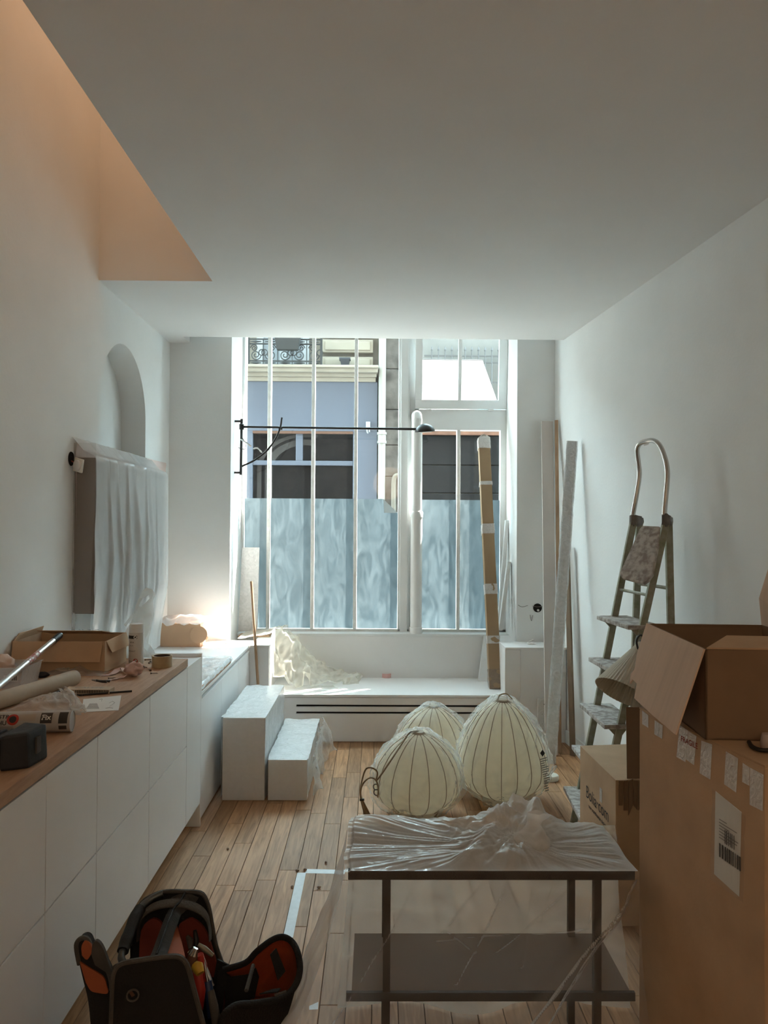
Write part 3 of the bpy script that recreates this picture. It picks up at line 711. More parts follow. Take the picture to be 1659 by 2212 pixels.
# rain pipe of the house and the old stone pier
dx0, dx1 = E(817, 900).x, E(833, 900).x; dr = (dx1-dx0)/2; dcx = (dx0+dx1)/2
c = thing('drain_pipe', 'cream drain pipe running down beside the blue shopfront', 'pipe', (dcx, YE-.2, -.12))
tubeo('pipe', [V(dcx, YE-.16, -.12), V(dcx, YE-.16, 7.5)], dr, 'pipe_cream', c, n=14)
zk = E(825, 948).z
latheo('joint', [(dr, -.1), (dr*1.25, -.1), (dr*1.25, -.06), (dr*1.12, -.05), (dr*1.12, .05), (dr*1.3, .06), (dr*1.3, .1), (dr, .1)], 'pipe_cream', c, n=14, c=(dcx, YE-.16, zk))
jz = [-.1, E(845, 1120).z, E(845, 1030).z, E(845, 963).z, E(845, 887).z, E(845, 800).z, E(845, 700).z, 7]
for a, b in zip(jz, jz[1:]): bxo('stone_block', E(833, 900).x-.02, E(872, 900).x, YE-.14, YE+.03, a+.006, b-.006, 'stone_old', bl, bevel=.012)
q0 = E(856, 1030, YE-.2); q1 = E(851, 1045, YE-.2)
tubeo('vent_pipe', spline([E(862, 1027, YE-.2), E(855, 1028, YE-.2), E(851, 1036, YE-.2), E(850, 1060, YE-.2), E(850, 1120, YE-.2)]), .042, 'stone', bl)
# small white fixture on the blue pier
pf = E(795, 922, YE-.14)
c = thing('wall_sensor', 'small white electrical fixture on the blue shop pier', 'fixture', pf)
bxo('housing', pf.x-.04, pf.x+.04, YE-.18, YE-.121, pf.z-.02, pf.z+.09, 'far_white', c, bevel=.01)
tubeo('cable_stub', spline([pf+V(-.02, -.02, -.02), pf+V(-.015, -.03, -.09), pf+V(.0, -.02, -.12)]), .014, 'far_white', c)
tubeo('cable_stub', spline([pf+V(.02, -.02, -.02), pf+V(.025, -.03, -.10)]), .014, 'far_white', c)
# right bay: dark roller shutter below a spiked guard rail
s0, s1 = E(900, 1000).x, 4.5
sh0, sh1 = E(1000, 1085).z, E(1000, 942).z
c = thing('roller_shutter', 'wide dark grey roller shutter seen through the right lower panes', 'shutter', (2, YE-.1, .4))
zz_ = [.4, E(1000, 1066).z, E(1000, 1006).z, sh1]
for a, b in zip(zz_, zz_[1:]): bxo('shutter_panel', s0, s1, YE-.12, YE+.02, a+.008, b-.008, 'dark_shutter', c, bevel=.01)
bxo('shutter_box', s0, s1, YE-.2, YE+.02, sh1, sh1+.06, mat('rust', (.16, .07, .04), .8, var=.4), c)
c = thing('spiked_railing', 'pale iron railing with spear tips above the dark shutter', 'railing', (1.6, YE-.2, sh1))
fz0, fz1, ft = E(1000, 868).z, E(1000, 774).z, E(1000, 755).z
for yy in (774, 788, 830, 866):
    z = E(1000, yy).z; bxo('rail_bar', E(915, 800).x, E(1100, 800).x, YE-.21, YE-.19, z-.012, z+.012, 'pale_iron', c)
for k in range(14):
    x = E(931+k*14.2, 800).x
    bm = bmesh.new(); tube(bm, [V(x, YE-.2, sh1+.3), V(x, YE-.2, fz1+.02), V(x, YE-.2, fz1+.08), V(x, YE-.2, fz1+.11), V(x, YE-.2, ft+.02)], [.013, .013, .013, .024, .002], 6)
    fin(bm, 'spear_bar', 'pale_iron', c)
bxo('wall_band', s0, 4.5, YE-.08, YE+.03, sh1+.06, 7, mat('stone_grey', (.17, .163, .152), .9, var=.1), bl)
# added white sign on a post, placed in the sun to make a bright patch
YB = 10.6
b0, b1, b2, b3 = P(908, 866, Y=YB), P(1073, 864, Y=YB), P(1042, 778, Y=YB), P(908, 777, Y=YB)
sg = thing('bright_panel', 'added white fabric panel that shows as a bright patch in the top sash', 'backlit_panel', (b0.x, YB, b0.z))
polyo('fabric', [b0, b1, b2, b3], 'panel_fabric', sg)
tubeo('rod', [V(b3.x-.09, YB, b3.z+.004), V(b2.x, YB, b2.z+.004)], .005, 'pale_iron', sg)
tubeo('post', [V(b3.x-.09, YB, -.12), V(b3.x-.09, YB, b3.z+.03)], .035, 'pale_iron', sg)

# ============================================================ wall lamp on the left reveal
YA = 6.13
la = thing('swing_arm_lamp', 'black swing arm wall lamp with a dome head across the window', 'wall lamp', (PLX, YA, P(522, 960, Y=YA).z))
bt, bb = P(522, 905, Y=YA), P(520, 1026, Y=YA)
tubeo('wall_bar', [bt, bb], .0105, 'black_metal', la, n=12)
for y in (910, 1021):
    p = P(521, y, Y=YA); tubeo('wall_mount', [V(PLX+.0005, YA, p.z), V(p.x, YA, p.z)], .009, 'black_metal', la, n=12)
ha = P(522, 922, Y=YA); he = P(900, 927, Y=YA)
latheo('pivot', [(.012, -.025), (.019, -.02), (.019, .02), (.012, .025)], 'black_metal', la, c=ha, n=14)
tubeo('arm', [ha, he], .0095, 'black_metal', la, n=12)
hc = P(918, 929, Y=YA)
hr_ = .080
prof = [(hr_*math.cos(t), hr_*math.sin(t)*.82) for t in [PI/2*k/10 for k in range(11)]]
latheo('dome', prof+[(.0, prof[-1][1]-.003)]+[(a*.965, max(0, b-.004)) for a, b in prof[::-1][1:]]+[prof[0]], 'black_metal', la, c=hc+V(0, 0, -.015), ax=(-.06, -.12, 1), angle=60, n=28)
latheo('diffuser', [(0, .0), (hr_*.6, -.004), (hr_*.93, .004), (hr_*.93, .012), (0, .012)], mat('opal', (.85, .86, .85), .3), la, c=hc+V(0, 0, -.015), ax=(-.06, -.12, 1), n=24)
pk = P(606, 925, Y=YA)
latheo('clamp', [(.008, -.014), (.016, -.014), (.016, .014), (.008, .014)], 'black_metal', la, c=pk, ax=(1, 0, 0), n=12)
tubeo('strut', spline([P(609, 902, Y=YA-.02), P(605, 925, Y=YA-.022), P(594, 950, Y=YA-.02), P(575, 975, Y=YA-.015), P(550, 994, Y=YA-.012), P(521, 1008, Y=YA-.01)], 6), .0075, 'black_metal', la, n=10)
tubeo('cable', spline([P(519, 930, Y=YA), P(523, 945, Y=YA-.02), P(531, 958, Y=YA-.03), P(529, 970, Y=YA-.02), P(514, 967, Y=YA)], 6), .003, 'cable_black', la)
tubeo('tie_strip', spline([P(518, 948, Y=YA-.015), P(532, 956, Y=YA-.03), P(543, 965, Y=YA-.03)], 4), [.003, .006, .008, .006, .008, .005, .006, .008, .003], 'paper', la, n=5)
tubeo('tie_strip', spline([P(546, 970, Y=YA-.03), P(556, 968, Y=YA-.03), P(566, 978, Y=YA-.03)], 4), [.003, .006, .008, .006, .008, .005, .006, .008, .003], 'paper', la, n=5)

# ============================================================ covered panel on the left wall
tp = bpy.data.objects.new('shrouded_unit', None); COL.objects.link(tp)
tp.location = (XL, 4.8, 1.1); tag(tp, 'large dark wall unit under the niche shrouded in plastic film', 'wall unit')
TX = -1.498; ty0, ty1, tz0, tz1 = 4.12, 5.46, 1.12, 1.955
bxo('casing', XL+.001, TX, ty0, ty1, tz0, tz1, mat('unit_grey', (.20, .17, .145), .6), tp, bevel=.004)
# film over it: taped to the wall above, falling to the low worktop
sheet = bpy.data.objects.new('dust_sheet', None); COL.objects.link(sheet); sheet.location = (XL, 4.8, .75)
tag(sheet, 'translucent plastic dust sheet taped over the wall unit', 'dust sheet')
prof = [(XL+.004, 2.06), (XL+.02, 2.04), (-1.55, 1.99), (TX+.006, 1.962), (TX+.012, 1.94), (TX+.014, 1.7), (TX+.016, 1.4), (TX+.012, 1.2), (TX-.01, 1.0), (TX-.03, .82), (TX-.035, .735)]
plen = [0]
for a, b in zip(prof, prof[1:]): plen.append(plen[-1]+math.hypot(b[0]-a[0], b[1]-a[1]))
def pf_(t):
    s = t*plen[-1]
    for i in range(len(prof)-1):
        if s <= plen[i+1]+1e-9:
            k = (s-plen[i])/(plen[i+1]-plen[i]); return lerp(Vector(prof[i]), Vector(prof[i+1]), k)
    return Vector(prof[-1])
def sheet_fn(u, v):
    x, z = pf_(v); y = lerp(4.075+.02*math.sin(v*9), 5.50, u)
    if z < .97 and y < 4.16: pass
    hang = smooth01((1.95-z)/.5)
    f = 0
    for cy, w, a, sl in ((4.28, .018, .022, .03), (4.60, .014, .030, -.02), (4.72, .03, .035, .14), (4.98, .016, .024, -.05), (5.05, .05, .02, .07), (5.2, .012, .014, .02), (4.42, .02, .02, .10)):
        d = (y-(cy+sl*(1.95-z)))/w; f += a*math.exp(-d*d)*(.35+.65*hang)
    f += .012*crease(V(y, z*.35, 0), 6, 2)*hang
    return V(x+f, y, z)
gridoo('film', sheet_fn, 150, 90, 'milky_film', sheet)
def side_fn(u, v):       # near end of the sheet, from the wall to the front edge
    z = lerp(2.03, .98, v); k = smooth01((2.03-z)/1.0)
    yb = 4.085; x = lerp(XL+.004, TX+.012-.02*k, u)
    y = yb-.03*math.sin(u*PI)*k+.012*crease(V(x*3, z, 1), 7, 5)
    return V(x, y, z)
gridoo('film_side', side_fn, 14, 50, film_mat('thin_film', col=(.8, .77, .74), base=.16, edge=.3, namp=.1, nscale=12), sheet)
def tape_piece(name, corners, label=None, parent=None, m='tape_pink', amp=.006):
    a, b, c_, d = [Vector(p) for p in corners]
    n_ = (b-a).cross(d-a).normalized()
    return gridoo(name, lambda u, v: lerp(lerp(a, b, u), lerp(d, c_, u), v)+n_*amp*crease(V(u*2, v*2, 0), 2, len(name)), 10, 6, m, parent)
xw = XL+.006
mat('tape_pale_pink', (.80, .66, .62), .6, var=.05)
tape_piece('masking_tape', [P(161, 990, X=xw), P(214, 1000, X=xw+.005), P(208, 966, X=xw), P(165, 952, X=xw)], parent=sheet, m='tape_pale_pink')
tape_piece('masking_tape', [P(317, 1012, X=xw), P(356, 1025, X=xw), P(358, 1000, X=xw), P(316, 990, X=xw)], parent=sheet, m='tape_pale_pink')
tape_piece('masking_tape', [P(162, 1300, X=xw), P(177, 1288, X=xw+.005), P(176, 1010, X=xw+.005), P(162, 1010, X=xw)], parent=sheet, m='tape_pale_pink')
# socket hole and dangling thermostat
pth = P(153, 991, X=XL)
th = thing('dangling_switch', 'white switch dangling from a round hole in the left wall', 'switch', pth)
latheo('wall_hole', [(.0, .0015), (.034, .0015), (.036, .005), (.038, .001)], 'hole', th, c=pth, ax=(1, 0, 0))
p2 = P(170, 1005, X=XL+.05)
tubeo('wire', spline([pth+V(.002, 0, -.01), pth+V(.03, .01, -.03), p2+V(-.01, 0, .01)]), .003, 'ink_red', th)
tubeo('wire', spline([pth+V(.002, .01, -.015), pth+V(.03, .02, -.025), p2+V(-.008, .01, .005)]), .003, 'tool_blue', th)
rot = Matrix.Rotation(math.radians(12), 4, 'Y')
bm = bmesh.new(); box(bm, -.036, .036, -.006, .006, -.036, .036)
bmesh.ops.transform(bm, matrix=Matrix.Translation(p2) @ Matrix.Rotation(math.radians(-35), 4, 'Z') @ rot, verts=bm.verts); fin(bm, 'backplate', 'cream_plastic', th, bevel=.004)
ax_ = (Matrix.Rotation(math.radians(-35), 4, 'Z') @ rot).to_3x3() @ V(0, -1, 0)
latheo('dial', [(.029, .006), (.029, .013), (.026, .016), (0, .016)], 'white_plastic', th, c=p2, ax=ax_)

# ============================================================ wrapped step boxes
def step_box(x0, x1, y0, y1, z1, label):
    t = thing('step_box', label, 'step', ((x0+x1)/2, (y0+y1)/2, 0), 'wrapped step boxes')
    b = bxo('body', x0+.004, x1-.004, y0+.004, y1-.004, .002, z1-.004, 'cabinet_white', t, bevel=.0015)
    e = .006
    bm = bmesh.new()
    def wr(u, v, f):
        p = f(u, v); n = V((p.x-(x0+x1)/2)/(x1-x0), (p.y-(y0+y1)/2)/(y1-y0), max(0, (p.z-z1/2)/z1))
        return p+n*.014*(crease(p, 9, 3)-.2)
    for nm, f in (('top', lambda u, v: V(lerp(x0, x1, u), lerp(y0, y1, v), z1)), ('right', lambda u, v: V(x1, lerp(y0, y1, u), lerp(.02, z1, v))), ('left', lambda u, v: V(x0, lerp(y0, y1, u), lerp(.02, z1, v)))):
        grid(bm, lambda u, v: wr(u, v, f), 26, 26)
    fin(bm, 'plastic_wrap', 'wrap_film', t, smooth=True)
    bm = bmesh.new(); grid(bm, lambda u, v: V(lerp(x0, x1, u), y0-.001-.004*crease(V(u, v, 2), 6, 4), lerp(.006, z1, v)), 24, 30)
    fin(bm, 'front_wrap', film_mat('tight_film', col=(.6, .57, .55), base=.03, edge=.15, namp=.12, nscale=24, rough=.15), t, smooth=True)
    return t
sA, sB = P(483, 1730, z=0), P(578, 1730, z=0)
yb = sA.y
t1 = step_box(-.885, -.632, yb, 5.37, .4815, 'taller white step box wrapped in film beside the low cabinets')
t2 = step_box(-.620, -.386, yb, 5.40, .240, 'lower white step box wrapped in film next to the taller one')
# loose film at the side of the lower box
def loose(u, v):
    y = lerp(yb+.02, 5.45, u); z = lerp(.25, .02, v); k = v
    return V(-.380+.05*k*(.5+.5*math.sin(u*17))+.035*crease(V(y, z, 0), 8, 7)+.10*smooth01((u-.8)/.2)*v, y, max(.006, z+.02*math.sin(u*23)*k))
gridoo('loose_film', loose, 60, 16, 'clear_film', t2)

# ============================================================ balloon lamps in plastic bags
def balloon_lamp(c, R, Hh, label, tilt=(0, 0), seed=1, nrib=14, skirt=1.0, tall=False):
    t = thing('balloon_lamp', label, 'lamp', (c[0], c[1], 0), 'paper balloon lamps in plastic bags')
    z0 = .035
    def rad(h):           # 0 bottom .. 1 top
        pts = [(0, .42), (.05, .64), (.12, .84), (.22, .97), (.32, 1.0), (.44, .965), (.58, .87), (.72, .73), (.84, .57), (.92, .42), (.97, .27), (1, .12)] if tall else [(0, .42), (.06, .68), (.14, .87), (.25, .98), (.36, 1.0), (.48, .975), (.62, .89), (.75, .75), (.86, .57), (.93, .40), (.98, .24), (1, .12)]
        for (a, ra), (b, rb) in zip(pts, pts[1:]):
            if h <= b: return R*lerp(ra, rb, (h-a)/(b-a))
        return R*.14
    def pt(th, h, off=0):
        lobe = 1-.030*abs(math.sin(th*nrib/2))**.7*math.sin(PI*min(1, h+.05))
        r = rad(h)*(2-lobe-1 if False else (1-.03+.03*(abs(math.sin(th*nrib/2))**.6)))+off
        z = z0+Hh*h
        return V(c[0]+r*math.cos(th)+tilt[0]*z, c[1]+r*math.sin(th)+tilt[1]*z, z)
    bm = bmesh.new(); n = nrib*6; m_ = 36
    rings = [[bm.verts.new(pt(2*PI*k/n, j/m_)) for k in range(n)] for j in range(m_+1)]
    for j in range(m_):
        for k in range(n): bm.faces.new((rings[j][k], rings[j][(k+1) % n], rings[j+1][(k+1) % n], rings[j+1][k]))
    sh = fin(bm, 'shade', 'shade_paper', t, smooth=True)
    for k in range(nrib):
        th = 2*PI*k/nrib
        tubeo('rib', [pt(th, j/18, .003) for j in range(19)], .0023, 'wire_tan', sh, n=5)
    top = pt(0, 1)*.5+pt(PI, 1)*.5
    latheo('top_cap', [(0, .012), (R*.12, .010), (R*.145, 0), (R*.145, -.006), (0, -.006)], 'wire_tan', t, c=top, n=16)
    bot = V(c[0], c[1], 0)
    latheo('bottom_ring', [(R*.40, 0), (R*.43, 0), (R*.43, .035), (R*.40, .035), (R*.40, 0)], 'cream_plastic', t, c=bot, n=28)
    # bag
    def bag(u, v):
        th = 2*PI*u; h = lerp(-.02, .955, min(1, v/.88))
        base = pt(th, max(0, h)); ctr = V(c[0]+tilt[0]*base.z, c[1]+tilt[1]*base.z, base.z)
        d = (base-ctr); dr = d.normalized() if d.length > 1e-6 else V(1, 0, 0)
        cr = crease(V(math.cos(th)*R*2, math.sin(th)*R*2, h*Hh*1.4), 5.5, seed)
        loose_ = .012+.045*(cr)**1.5*(.6+.6*abs(h-.45))*skirt
        p = base+dr*loose_
        p.z = max(.006, p.z+.012*math.sin(th*5+seed)*(1-h)-(.02 if h < .02 else 0))
        if v > .88:
            k = (v-.88)/.12; rr = R*(.34-.33*k); p = V(top.x+rr*math.cos(th), top.y+rr*math.sin(th), top.z+.004+.018*math.sin(k*PI/2)+.016*crease(V(rr*math.cos(th), rr*math.sin(th), 0), 14, seed)) if k > .12 else p
        return p
    gridoo('plastic_bag', bag, 110, 60, 'bag_film', t)
    return t, pt, top
LA, pA, topA = balloon_lamp((.745, 4.50), .262, .545, 'tall cream balloon lamp in a clear bag by the leaning planks', tilt=(.0, .0), seed=3, nrib=18, tall=True)
LB, pB, topB = balloon_lamp((.232, 4.28), .24, .415, 'cream balloon lamp in a bag with its looped cable beside it', tilt=(.03, 0), seed=5)
LC, pC, topC = balloon_lamp((.375, 4.93), .232, .405, 'cream balloon lamp in a bag standing behind the other two', tilt=(.0, 0), seed=9)
# cable of the front lamp
cy_ = 4.22
tubeo('cable', spline([topB+V(0, 0, .01), topB+V(-.05, -.03, .012), P(868, 1607, Y=4.20), P(846, 1640, Y=4.12), P(820, 1678, Y=4.06), P(812, 1687, Y=4.05)], 6), .0045, 'wire_tan', LB)
tubeo('cable', spline([P(812, 1687, Y=4.05), P(815, 1668, Y=4.05), P(804, 1659, Y=4.05), P(790, 1662, Y=4.06), P(781, 1690, Y=4.06), P(778, 1715, Y=4.08), P(783, 1742, Y=4.1), P(789, 1758, Y=4.1)], 6), .0045, 'wire_tan', LB)
tubeo('cable', spline([P(816, 1722, Y=4.06), P(817, 1702, Y=4.05), P(811, 1684, Y=4.05), P(797, 1681, Y=4.05), P(783, 1695, Y=4.05), P(779, 1716, Y=4.07), P(787, 1745, Y=4.1), P(793, 1757, Y=4.1)], 6), .0045, 'wire_tan', LB)
bm = bmesh.new()
for k in range(6): tube(bm, [P(779+k*.8, 1727, Y=4.08), P(784+k*1.6, 1745, Y=4.1), P(787+k*2.6, 1760+abs(k-3), Y=4.11)], .0035, 5)
fin(bm, 'cable_bundle', 'wire_tan', LB, smooth=True)
tubeo('cable_tie', [P(777, 1728, Y=4.075), P(787, 1727, Y=4.075)], .006, 'cable_black', LB)
# printed safety marks on the bags
def mark_rows(parent, px, py, Y, n, w, dx, dy, m='ink_grey', seed=0):
    bm = bmesh.new(); r_ = random.Random(seed)
    for k in range(n):
        ww = w*r_.uniform(.5, 1); a = P(px+dx*k, py+dy*k, Y=Y)
        slab(bm, [a, a+V(ww, .25*ww, ww*.18), a+V(ww, .25*ww, ww*.18+.006), a+V(0, 0, .006)], .0006)
    fin(bm, 'printed_text', m, parent)
bagR = 4.36
mark_rows(LA, 1166, 1642, 4.30, 12, .045, .9, 4.6, seed=2)
mark_rows(LA, 1175, 1690, 4.30, 5, .03, .4, 5, seed=3)
bm = bmesh.new(); q0 = P(1172, 1627, Y=4.32); slab(bm, [q0+V(0, 0, .02), q0+V(.014, 0, 0), q0+V(0, 0, -.02), q0+V(-.014, 0, 0)], .0008); fin(bm, 'printed_mark', 'ink', LA)
for (xx, yy) in ((812, 1700), (813, 1712)):
    latheo('printed_mark', [(.012, 0), (.017, 0), (.017, .001), (.012, .001), (.012, 0)], 'ink', LB, c=P(xx, yy, Y=4.06), ax=(-.4, -1, .1), n=14)
# loop on top of the tall lamp
tubeo('hanging_loop', spline([topA+V(-.03, -.02, -.01), topA+V(-.02, -.02, .035), topA+V(.02, -.02, .045), topA+V(.055, -.02, .015)]), .004, 'wire_tan', LA)

# white ceiling rose on the floor behind the lamps
pr_ = P(1188, 1684, z=0)
t = thing('ceiling_rose', 'round white ceiling rose with a cord loop on the floor', 'ceiling rose', pr_)
latheo('disc', [(0, 0), (.052, 0), (.055, .006), (.055, .026), (.050, .032), (0, .032)], 'cream_plastic', t, c=pr_, n=28)
tubeo('cord', spline([pr_+V(-.03, 0, .034), P(1186, 1671, Y=pr_.y), P(1199, 1655, Y=pr_.y), P(1201, 1658, Y=pr_.y), P(1190, 1672, Y=pr_.y), pr_+V(-.02, .01, .034)]), .004, 'white_plastic', t)
# second lamp base beside the front lamp
pb_ = P(818, 1762, z=0)
t = thing('lamp_canopy', 'cream round ceiling canopy on the floor beside the front lamp', 'ceiling rose', V(pb_.x-.0, 4.07, 0))
latheo('disc', [(0, 0), (.05, 0), (.052, .006), (.05, .03), (.044, .036), (0, .036)], 'cream_plastic', t, c=V(pb_.x-.02, 4.02, 0), n=28)

# ============================================================ console table under film
TY0, TY1 = 2.20, 2.52
a_ = P(752, 1876, Y=TY0); b_ = P(1372, 1890, Y=TY0)
tz1 = (a_.z+b_.z)/2+.002; tth = .026
tx0, tx1 = a_.x, b_.x
tb = thing('console_table', 'dark two-tier console table under a crumpled plastic sheet', 'table', ((tx0+tx1)/2, 2.35, 0))
bxo('table_top', tx0, tx1, TY0, TY1, tz1-tth, tz1, 'dark_frame', tb, bevel=.0015)
bz = P(1060, 2154, Y=TY0).z
bxo('shelf', tx0+.012, tx1-.012, TY0+.012, TY1-.004, bz-.006, bz+.0122, 'shelf_brown', tb)
bxo('shelf_rail', tx0-.003, tx1+.001, TY0, TY0+.0115, bz-.012, bz+.012, 'dark_frame', tb)
for px_ in (835.5, 1292.5):
    lx = P(px_, 2000, Y=TY0).x
    for yy in (TY0+.004, TY1-.026):
        bm = bmesh.new(); box(bm, lx-.0105, lx+.0105, yy, yy+.022, 0, bz-.012); box(bm, lx-.0105, lx+.0105, yy, yy+.022, bz+.012, tz1-tth)
        fin(bm, 'leg', 'dark_frame', tb)
# plastic sheet: lies crumpled on the top, falls in front and on the left
ps = bpy.data.objects.new('plastic_sheet', None); COL.objects.link(ps); ps.location = ((tx0+tx1)/2, 2.3, tz1)
tag(ps, 'clear crumpled plastic sheet draped over the dark console table', 'plastic sheet')
def bump_top(x, y):
    u = (x-tx0)/(tx1-tx0); v = (y-TY0)/(TY1-TY0)
    ang = math.atan2((v-.42)*.5, u-.60); rad = math.hypot((v-.42)*.5, u-.60)
    # fine folds running out from the bunched middle
    b = .004+.0055*(1-abs(noise.noise(V(ang*7.0, rad*1.6, 1.3)))*2.2)+.003*(1-abs(noise.noise(V(ang*19.0, rad*2.5, 5.1)))*2.2)
    rg = .034*math.exp(-((v-.84-.05*math.sin(u*9))/.22)**2)*(1 if u < .80 else max(0, 1-(u-.80)/.06))
    rg *= (.75+.35*math.sin(u*11+.6))
    q_ = .024*math.exp(-((u-.50-.25*(v-.4))/.045)**2)+.050*math.exp(-((u-.655-.14*(v-.4))/.028)**2)*smooth01((v-.25)*2)+.02*math.exp(-((u-.56-.1*v)/.05)**2)
    cr = .05*crease(V(x*1.2, y*1.2, .3), 9, 3)*math.exp(-((u-.57)/.17)**2)*(.3+v)
    return max(.002, b+rg+q_+cr*.8)
def top_fn(u, v):
    x = lerp(tx0-.008, tx1+.004, u); y = lerp(TY0-.004, TY1+.006, v)
    z = tz1+.002+bump_top(x, y)*smooth01(min(1, v*5+.06))*smooth01(min(1, (1-u)*22+.05))
    if u < .02: z -= .004
    return V(x+.01*noise.noise(V(x*9, y*9, 1)), y, z)
gridoo('top_film', top_fn, 240, 110, film_mat('top_film', col=(.90, .89, .875), base=.52, edge=.45, namp=.16, nscale=12, bump=.4, rough=.09, transl=.25), ps)
LINES = [((.99, .02), (.40, .98), .012, .060), ((.95, .10), (.47, 1.0), .012, .045), ((.55, .03), (.40, .50), .010, .012), ((.63, .04), (.60, .42), .008, .010), ((.22, .05), (.06, .75), .012, .012), ((.78, .03), (.52, .36), .010, .012), ((.33, .30), (.86, .24), .014, .010), ((.48, .02), (.33, .28), .008, .010), ((.70, .02), (.66, .22), .006, .010), ((.85, .02), (.80, .30), .008, .008), ((.12, .5), (.30, .95), .016, .012), ((.36, .26), (.45, .36), .012, .014)]
def seg_d(u, v, a, b):
    dx, dy = b[0]-a[0], b[1]-a[1]; t = max(0, min(1, ((u-a[0])*dx+(v-a[1])*dy)/(dx*dx+dy*dy))); return math.hypot(u-a[0]-t*dx, v-a[1]-t*dy)
def front_fn(u, v):
    x = lerp(tx0-.012, tx1+.010, u); z = lerp(tz1+.004, .008, v)
    k = v; rl = 0
    for a_, b_, w_, h_ in LINES:
        d_ = seg_d(u+.012*noise.noise(V(u*6, v*6, 0)), v, a_, b_)
        if d_ < w_*3: rl = max(rl, h_*math.exp(-d_/w_*1.2))
    y = TY0-.006-.06*k*k-.022*smooth01(k*4)*noise.noise(V(u*4, v*3, 2))-.02*smooth01(k*5)*math.sin(u*9+v*2)*.5-rl*smooth01(v*8+.05)
    x += (u-.5)*.10*k*k-.20*k**1.4*(1-u)**3
    return V(x, min(y, TY0-.005), z)
gridoo('front_film', front_fn, 180, 110, 'table_film', ps)
def left_fn(u, v):
    y = lerp(TY0-.006, TY1+.02, u); z = lerp(tz1+.006, .008, v); k = v
    x = tx0-.012-.20*k**1.4*(1-.25*u)-.05*k-.035*crease(V(y*1.5, z, 0), 5, 8)*k+.0
    if u < .001: x = front_fn(0, v).x; y = front_fn(0, v).y
    return V(x, y-.05*k*k*(1-u), z)
gridoo('left_film', left_fn, 40, 50, 'table_film', ps)
def back_fn(u, v):
    x = lerp(tx0+.005, tx1+.05, u)-.05*v*(1-u)**3+.06*v*u; z = lerp(tz1-.004, .006, v)
    return V(x, TY1+.018+.04*v+.02*v*math.sin(u*11)+.05*smooth01(v*3)*noise.noise(V(u*4+v*1.5, v*3-u, 6))+.02*crease(V(u*1.5, v*1.5, 0), 2.5, 8)**2, z)
gridoo('back_film', back_fn, 80, 50, 'veil_film', ps)
def twist_fn(u, v):      # the bunched peak standing up on the right of the middle
    c0 = V(lerp(tx0, tx1, .66), TY0+.13, tz1+.012); h = v
    w = .055*(1-.55*h)*(1+.3*math.sin(h*7))
    th = 2*PI*u
    p = c0+V(.04*h+w*math.cos(th), .05*h+w*.6*math.sin(th), .085*h)
    return p+noise.noise_vector(p*34)*.014
gridoo('bunched_film', twist_fn, 28, 22, MATS['top_film'], ps)

# ============================================================ cardboard boxes on the right
def dirn(a, b): return (Vector(b)-Vector(a)).normalized()
# big carton
fa = P(1381, 1531, Y=2.30); HB = fa.z
f0 = V(fa.x, fa.y, 0); dvec = V(.178, -1, 0); LBx = .55
f1 = f0+dvec*LBx
perp = V(1, .178, 0).normalized()*.50
big = thing('large_carton', 'big brown cardboard carton with clear tape strips and a shipping label', 'box', (f0+perp*.5+dvec*.27))
th_ = .006
quad = [f0, f1, f1+perp, f0+perp]
up = V(0, 0, HB)
bm = bmesh.new(); prism(bm, quad, [p+up for p in quad]); fin(bm, 'carton_body', 'cardboard', big, bevel=.004)
# taped flaps on the top
seam = .0035
bm = bmesh.new()
for a, b in ((.0, .495), (.505, 1.0)):
    pts = [lerp(f0, f0+perp, a), lerp(f1, f1+perp, a), lerp(f1, f1+perp, b), lerp(f0, f0+perp, b)]
    prism(bm, [p+up+V(0, 0, .0002) for p in pts], [p+up+V(0, 0, .004) for p in pts])
fin(bm, 'top_flap', 'cardboard', big)
# helper: point on the left face of the carton from a pixel
nL = dvec.normalized().cross(V(0, 0, 1)).normalized()
if nL.x > 0: nL = -nL
def onface(x, y, off=.0012, p0=f0, n=nL):
    d = ray(x, y); return EYE+d*((p0-EYE).dot(n)/d.dot(n))+n*off
for pts in ([(1388, 1535), (1401, 1545), (1401, 1572), (1388, 1564)], [(1415, 1556), (1432, 1567), (1431, 1596), (1414, 1586)], [(1469, 1566), (1487, 1578), (1481, 1646), (1462, 1635)], [(1488, 1579), (1505, 1590), (1500, 1653), (1482, 1640)],
            [(1516, 1600), (1539, 1608), (1535, 1684), (1512, 1670)], [(1569, 1623), (1595, 1638), (1591, 1712), (1565, 1694)], [(1605, 1648), (1620, 1658), (1619, 1697), (1604, 1689)], [(1621, 1658), (1650, 1674), (1648, 1752), (1620, 1738)]):
    tp_ = [onface(a, b) for a, b in pts]
    slabo('clear_tape', tp_, -.0006 if False else .0006, 'tape_film', big)
fc = onface(1490, 1604, .0022); 
texto('printed_text', 'FRAGILE', .021, plane_fn(fc, dvec, V(0, 0, 1), .0), 'ink_red', big, True)
lbp = [onface(1547, 1709, .002), onface(1603, 1754, .002), onface(1598, 1937, .002), onface(1544, 1888, .002)]
lb = slabo('shipping_label', lbp, .001, 'paper', big)
ex = [onface(1545, 1702, .007), onface(1617, 1762, .007), onface(1613, 1950, .007), onface(1541, 1898, .007)]
pn = nL
gridoo('label_pouch', lambda u, v: lerp(lerp(ex[0], ex[1], u), lerp(ex[3], ex[2], u), v)+nL*(.004*crease(V(u*3, v, 0), 3, 4)), 24, 24, film_mat('pouch_film', base=.05, edge=.12, namp=.06, nscale=20, bump=.15), lb)
bm = bmesh.new(); rb_ = random.Random(5)
ud = dvec.normalized()
